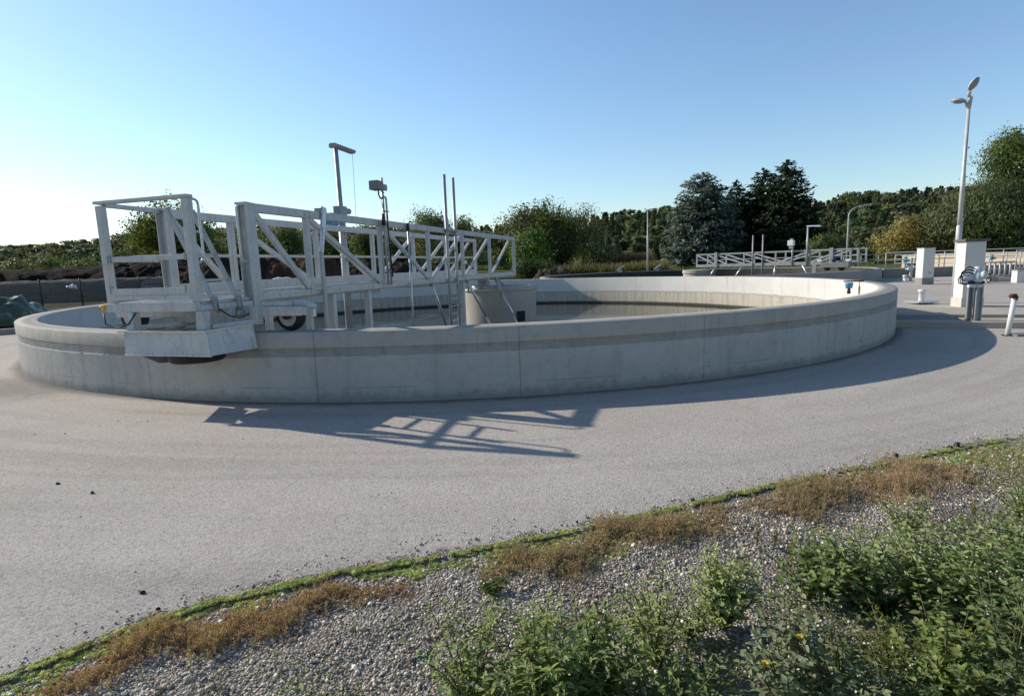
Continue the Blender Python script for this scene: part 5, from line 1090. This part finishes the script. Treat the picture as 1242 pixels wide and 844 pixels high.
def leaf_geo(rg, n, L, Wr=.62):
    """n folded ovate leaves in local frame: base at origin, tip along +x, normal +z"""
    xs = np.array([0, .22, .5, .78, 1.0]); ws = np.array([.03, .40, .46, .26, .0]) * Wr * 2 * .5
    vs = []
    for x, w_ in zip(xs, ws): vs += [(x, w_, .10 * w_ / .3 - .18 * x * x), (x, 0, -.18 * x * x - .03), (x, -w_, .10 * w_ / .3 - .18 * x * x)]
    fs = []
    for i in range(4):
        for j in range(2): a = i * 3 + j; fs.append((a, a + 3, a + 4, a + 1))
    return np.array(vs), np.array(fs)
LV, LF = leaf_geo(None, 1, 1)
def place_leaves(pos, dirx, up, size, wr=None):
    n = len(pos); x = dirx / (np.linalg.norm(dirx, axis=1)[:, None] + 1e-9); y = np.cross(up, x); y /= np.linalg.norm(y, axis=1)[:, None] + 1e-9; z = np.cross(x, y)
    L_ = LV[None] * size[:, None, None]
    if wr is not None: L_ = L_ * np.array([1, wr, 1])
    v_ = pos[:, None] + L_[:, :, 0:1] * x[:, None] + L_[:, :, 1:2] * y[:, None] + L_[:, :, 2:3] * z[:, None]
    return v_.reshape(-1, 3), (LF[None] + (np.arange(n) * len(LV))[:, None, None]).reshape(-1, 4)
STEMM = m_plain('weed_stem', (.10, .105, .035), .6, 0, .3, 20); REDSTEM = m_plain('reddish_stem', (.17, .085, .055), .6, 0, .3, 20)
def weed(name, label, loc, h=.4, rad=.2, nst=7, leaf=.045, base=(.060, .092, .034), seed=1, group=None, wr=.9, stem=None, specks=0, dens=1.0):
    rg = np.random.default_rng(seed); o = thing(name, label, 'weed', loc, 0., group)      # leaves turn towards the sun
    P_ = []; D_ = []; U_ = []; S_ = []; m = MB(); sp = []
    for i in range(nst):
        a = rg.uniform(0, 2 * math.pi); rr_ = rad * math.sqrt(rg.random()); hh = h * rg.uniform(.72, 1.08) * (1 - .3 * rr_ / rad); tip = np.array([math.cos(a) * rr_, math.sin(a) * rr_, hh]); mid = tip * np.array([.45, .45, .55]); pts = [np.zeros(3) + np.array([math.cos(a), math.sin(a), 0]) * .02, mid, tip]
        def cv(f): return (1 - f) ** 2 * pts[0] + 2 * f * (1 - f) * (mid * 1.0 + (mid - (pts[0] + tip) / 2) * .8) + f * f * tip
        m.tube([cv(f) for f in (0, .35, .7, 1)], [.0045, .0038, .0026, .0012], 5, False)
        nn = max(4, int(hh / .034 * dens))
        for k_ in range(nn):
            f = .12 + .88 * (k_ + rg.uniform(0, .6)) / nn; c = cv(min(f, 1)); ph = k_ * math.pi / 2 + rg.normal() * .4
            ls = leaf * (1.05 - .55 * max(0, f - .55) / .45) * rg.uniform(.7, 1.2)
            for s_ in (0, math.pi):
                d_ = np.array([math.cos(ph + s_), math.sin(ph + s_), rg.uniform(-.1, .55)]); st = ls * rg.uniform(.25, .7); P_.append(c + d_ * st * .6); D_.append(d_ + np.array([0, 0, -.15])); U_.append(np.array([0, 0, 1.]) + rg.normal(size=3) * .32); S_.append(ls)
                if rg.random() < .55 and f < .9:      # leafy side shoot
                    e = c + d_ * ls * 1.5 + np.array([0, 0, ls * .35]); m.tube([c, e], [.002, .001], 4, False)
                    for q in range(3 if f < .7 else 2):
                        a2 = rg.uniform(0, 6.28); P_.append(e); D_.append(np.array([math.cos(a2), math.sin(a2), rg.uniform(-.1, .6)])); U_.append(np.array([0, 0, 1.]) + rg.normal(size=3) * .4); S_.append(ls * rg.uniform(.5, .85))
        for q in range(4): a2 = rg.uniform(0, 6.28); P_.append(tip); D_.append(np.array([math.cos(a2), math.sin(a2), rg.uniform(.2, .9)])); U_.append(np.array([0, 0, 1.]) + rg.normal(size=3) * .3); S_.append(leaf * rg.uniform(.4, .7))
        if specks:
            for q in range(specks): sp.append(tip + rg.normal(size=3) * np.array([.03, .03, .02]))
    P_, D_, U_, S_ = map(np.array, (P_, D_, U_, S_)); U_ = U_ + np.array(sund) * np.array([1.1, 1.1, .3]); U_ /= np.linalg.norm(U_, axis=1)[:, None]
    v_, f_ = place_leaves(P_, D_, U_, S_, wr); col = tints(len(P_), base, .16); np_mesh('leaves', v_, f_, WEEDM, o, np.repeat(col, len(LV), axis=0), None, True)
    m.build('stems', stem or STEMM, o)
    if sp:
        sp = np.array(sp); lv, lf = cards(sp, unit(len(sp)), rg.uniform(.006, .010, len(sp)), .8); np_mesh('blossoms', lv, lf, m_leaf('pale_blossom_' + str(seed), .2), o, np.full((len(lv), 3), .62))
    return o
def gb(x, y, zg=-.12): P = gp(x, y, zg); t_, v_ = None, None; P.z = float(bank_z(P.x, P.y, max(0., bank_v(P.x, P.y)))); return P
def bank_v(x, y):
    ts = np.linspace(-8, 20, 900); P_, N_ = edge(ts); k_ = np.argmin((P_[:, 0] - x) ** 2 + (P_[:, 1] - y) ** 2); return float((x - P_[k_, 0]) * N_[k_, 0] + (y - P_[k_, 1]) * N_[k_, 1])
G1, G2, G3 = (.27, .33, .155), (.19, .25, .10), (.36, .42, .21)
W_ = [  # label, foot pixel, height, radius, stems, leaf, colour, blossoms
 ('pale leafy weed at the left end of the weed thicket, over the gravel', (575, 880), .26, .20, 9, .048, G1, 0),
 ('leafy weed with narrow pale leaves second from the left in the weed thicket', (655, 905), .30, .19, 9, .050, G1, 0),
 ('dark leafy weed between the two left hand weed clumps and the tall one', (720, 872), .26, .18, 8, .044, G2, 0),
 ('tall pale weed standing up over the gravel left of centre in the thicket', (795, 822), .27, .15, 8, .042, G3, 0),
 ('low dark weed at the bottom edge below the tall pale weed', (800, 930), .26, .20, 8, .048, G2, 0),
 ('bushy pale green weed standing alone in front of the dark hollow', (877, 775), .25, .14, 10, .042, G3, 0),
 ('low leafy weed on the gravel just left of the bushy pale weed', (830, 790), .13, .14, 6, .035, G1, 0),
 ('weed with toothed silvery leaves and tiny white blossoms beside the yellow flowers', (960, 895), .33, .20, 9, .046, (.24, .27, .17), 5),
 ('second white blossomed weed right of the yellow flowers', (1020, 880), .28, .16, 8, .040, (.21, .245, .13), 5),
 ('spreading weed with broad leaves in the middle of the right hand thicket', (1040, 752), .26, .18, 10, .046, G1, 0),
 ('broad leaved weed left of the long grass tuft', (985, 742), .22, .16, 8, .040, G2, 0),
 ('small sunlit weed alone on the gravel near the pale moss', (1098, 672), .17, .13, 7, .036, G3, 0),
 ('dense weed behind the long grass tuft', (1110, 742), .25, .18, 10, .046, G1, 0),
 ('tall dense weed near the right edge with sunlit upper leaves', (1170, 775), .31, .20, 11, .048, G3, 3),
 ('rounded weed low at the right edge of the picture', (1235, 800), .30, .22, 11, .048, G2, 3),
 ('weed at the right edge just under the gravel strip', (1225, 705), .22, .20, 9, .042, G1, 0),
 ('dark weed in the shaded bottom right corner', (1215, 905), .36, .24, 11, .046, (.14, .18, .085), 3),
 ('bright young weed with broad leaves above the bottom edge at right', (1145, 868), .28, .18, 9, .044, (.21, .26, .085), 0),
 ('low yellowish green weed in the hollow below the long grass tuft', (1085, 840), .17, .18, 9, .034, (.16, .19, .06), 0),
 ('low weed at the bottom edge beneath the grass tuft', (1090, 905), .22, .20, 9, .042, G2, 0),
 ('leggy weed at the bottom left of the dark hollow', (845, 880), .20, .16, 7, .040, G2, 2),
 ('small weed at the top of the right hand gravel strip', (1238, 640), .16, .14, 7, .034, G1, 0),
]
for k_, (lab, (x_, y_), h_, r_, ns_, lf_, b_, sp_) in enumerate(W_):
    weed('leafy_weed', lab, gb(x_, y_), h_ * 1.6, r_ * 1.4, int(ns_ * 2.2), lf_ * (.80, 1.0, 1.15, .9)[k_ % 4], b_, 100 + k_, None, [.9, .62, 1.05, .45, .8][k_ % 5], None, sp_)
# upright yellowing spikes on reddish stems
for k_, (x_, y_, h_, lab) in enumerate(((918, 668, .13, 'leftmost yellowing seed spike on the gravel'), (938, 672, .11, 'short yellowing seed spike second from the left'), (958, 690, .15, 'tallest yellowing seed spike right of the bushy weed'), (1008, 698, .14, 'thin seed spike at the left side of the broad leaved thicket'), (1182, 640, .15, 'upright seed spike near the right edge'), (1200, 655, .16, 'second upright seed spike near the right edge'), (905, 705, .11, 'low reddish seed spike behind the bushy pale weed'))):
    rg = np.random.default_rng(300 + k_); P = gb(x_, y_, -.08); o = thing('seed_spike', lab, 'seed stalk', P)
    lean = rg.normal(0, .06, 2); tip = Vector((lean[0] * h_ * 2, lean[1] * h_ * 2, h_)); MB().tube([(0, 0, 0), tip * .5, tip], [.0028, .0022, .001], 5, False).build('stem', REDSTEM, o)
    n = 130; f = rg.uniform(.35, 1.0, n); c = np.array(tip)[None] * f[:, None] + rg.normal(size=(n, 3)) * .0045; nr = unit(n); lv, lf = cards(c, nr, rg.uniform(.006, .011, n), .6); np_mesh('seeds', lv, lf, WEEDM, o, np.repeat(tints(n, (.21, .20, .06), .2), 4, axis=0))
    n = 9; f = rg.uniform(.1, .7, n); a = rg.uniform(0, 6.28, n); D_ = np.stack([np.cos(a), np.sin(a), rg.uniform(-.4, .4, n)], -1); v_, f_ = place_leaves(np.array(tip)[None] * f[:, None], D_, np.tile([0, 0, 1.], (n, 1)), rg.uniform(.018, .035, n), .7); np_mesh('leaves', v_, f_, WEEDM, o, np.repeat(tints(n, (.17, .15, .05), .25), len(LV), axis=0))
# long leaved grass tuft
P = gb(1073, 770, -.15); o = thing('grass_tuft', 'tuft of long dark arching grass blades in the middle of the thicket', 'grass tuft', P)
rg = np.random.default_rng(71); n = 90; V_ = []; F_ = []
for k_ in range(n):
    a = rg.uniform(0, 6.28); L_ = rg.uniform(.14, .27); el = rg.uniform(.5, 1.3); w_ = rg.uniform(.004, .007); sdv = np.array([-math.sin(a), math.cos(a), 0]) * w_; b0 = len(V_)
    for j in range(6):
        f = j / 5; r_ = L_ * f * math.cos(el) * (1 + .3 * f); z = L_ * math.sin(el) * f - .9 * L_ * f * f * f * .7; c = np.array([math.cos(a) * r_, math.sin(a) * r_, z]); ww = (1 - f ** 2) + .03; V_ += [c - sdv * ww, c + sdv * ww]
    for j in range(5): q = b0 + j * 2; F_.append((q, q + 1, q + 3, q + 2))
np_mesh('blades', V_, F_, WEEDM, o, np.repeat(tints(n, (.05, .085, .035), .2), 12, axis=0)); MB().lathe([(.001, 0), (.02, 0), (.012, .03), (.001, .035)], 10).build('tuft_base', STEMM, o)
P = gb(600, 722, -.05); weed('low_rosette', 'small dark green rosette of pointed leaves at the edge of the gravel', P, .05, .06, 6, .035, (.055, .10, .02), 401, None, .45, None, 0, 1.4)
# two yellow composite flowers
YELM = m_plain('yellow_petal', (.85, .58, .02), .5, 0, .12, 60)
for k_, (x_, y_, hx, hy, lab) in enumerate(((945, 905, 928, 804, 'lower left yellow flower on a thin stalk in the thicket'), (975, 880, 970, 772, 'upper right yellow flower on a thin stalk in the thicket'))):
    P = gb(x_, y_, -.15); hd = at(hx, hy, P.y - .22) - P; o = thing('yellow_flower', lab, 'flower', P)
    MB().tube([(0, 0, 0), (hd.x * .4, hd.y, hd.z * .55), tuple(hd)], [.003, .0025, .002], 6, False).build('stalk', STEMM, o)
    n = 34; a = np.arange(n) * 2.4; D_ = np.stack([np.cos(a), np.sin(a), .25 + .5 * (np.arange(n) / n)], -1); v_, f_ = place_leaves(np.tile(np.array(hd), (n, 1)), D_, np.tile([0, 0, 1.], (n, 1)), np.full(n, .0115), .5); np_mesh('petals', v_, f_, YELM, o, None, None, True)
    MB().lathe([(.001, -.008), (.005, -.006), (.006, .001), (.001, .004)], 12, hd).build('flower_cup', STEMM, o)
# low undergrowth between the weeds: nobody could count it
rg = np.random.default_rng(88); n = 16000
tt = rg.uniform(2.4, 8.0, n); vv = rg.uniform(.25, 1.9, n); p = bank_pt(tt, vv); cover = snoise(p[:, 0], p[:, 1], 2.6, 1.3) + .55 * snoise(p[:, 0], p[:, 1], 6.1, .4); thr = np.interp(vv, [.25, .5, .8, 1.3], [1.05, .75, .25, -.7]); keep = cover > thr; p = p[keep]; n = len(p); a = rg.uniform(0, 6.28, n)
p[:, 2] += rg.uniform(.0, .09, n) * np.clip(cover[keep] + .5, .2, 1.5); D_ = np.stack([np.cos(a), np.sin(a), rg.uniform(-.1, .7, n)], -1); U_ = np.array([0, 0, 1.]) + np.array(sund) * .9 + rg.normal(size=(n, 3)) * .4; U_ /= np.linalg.norm(U_, axis=1)[:, None]
v_, f_ = place_leaves(p, D_, U_, rg.uniform(.014, .034, n), .8); o = np_mesh('undergrowth', v_, f_, WEEDM, None, np.repeat(tints(n, (.15, .20, .07), .3), len(LV), axis=0), 'stuff', True); o['label'] = 'low leafy undergrowth between the weeds'
p = bank_pt(rg.uniform(.5, 8.5, 4500), rg.uniform(.1, 1.4, 4500)); blades('dry_litter', 'dry stalks and brown bits lying on the gravel', p, .05, .0022, (.14, .085, .05), 1.4, 6)
p = bank_pt(rg.uniform(2.0, 8.5, 1800), rg.uniform(.35, 1.6, 1800)); blades('wild_grass', 'thin wild grass among the weeds', p, .13, .003, (.075, .105, .03), .45, 7)
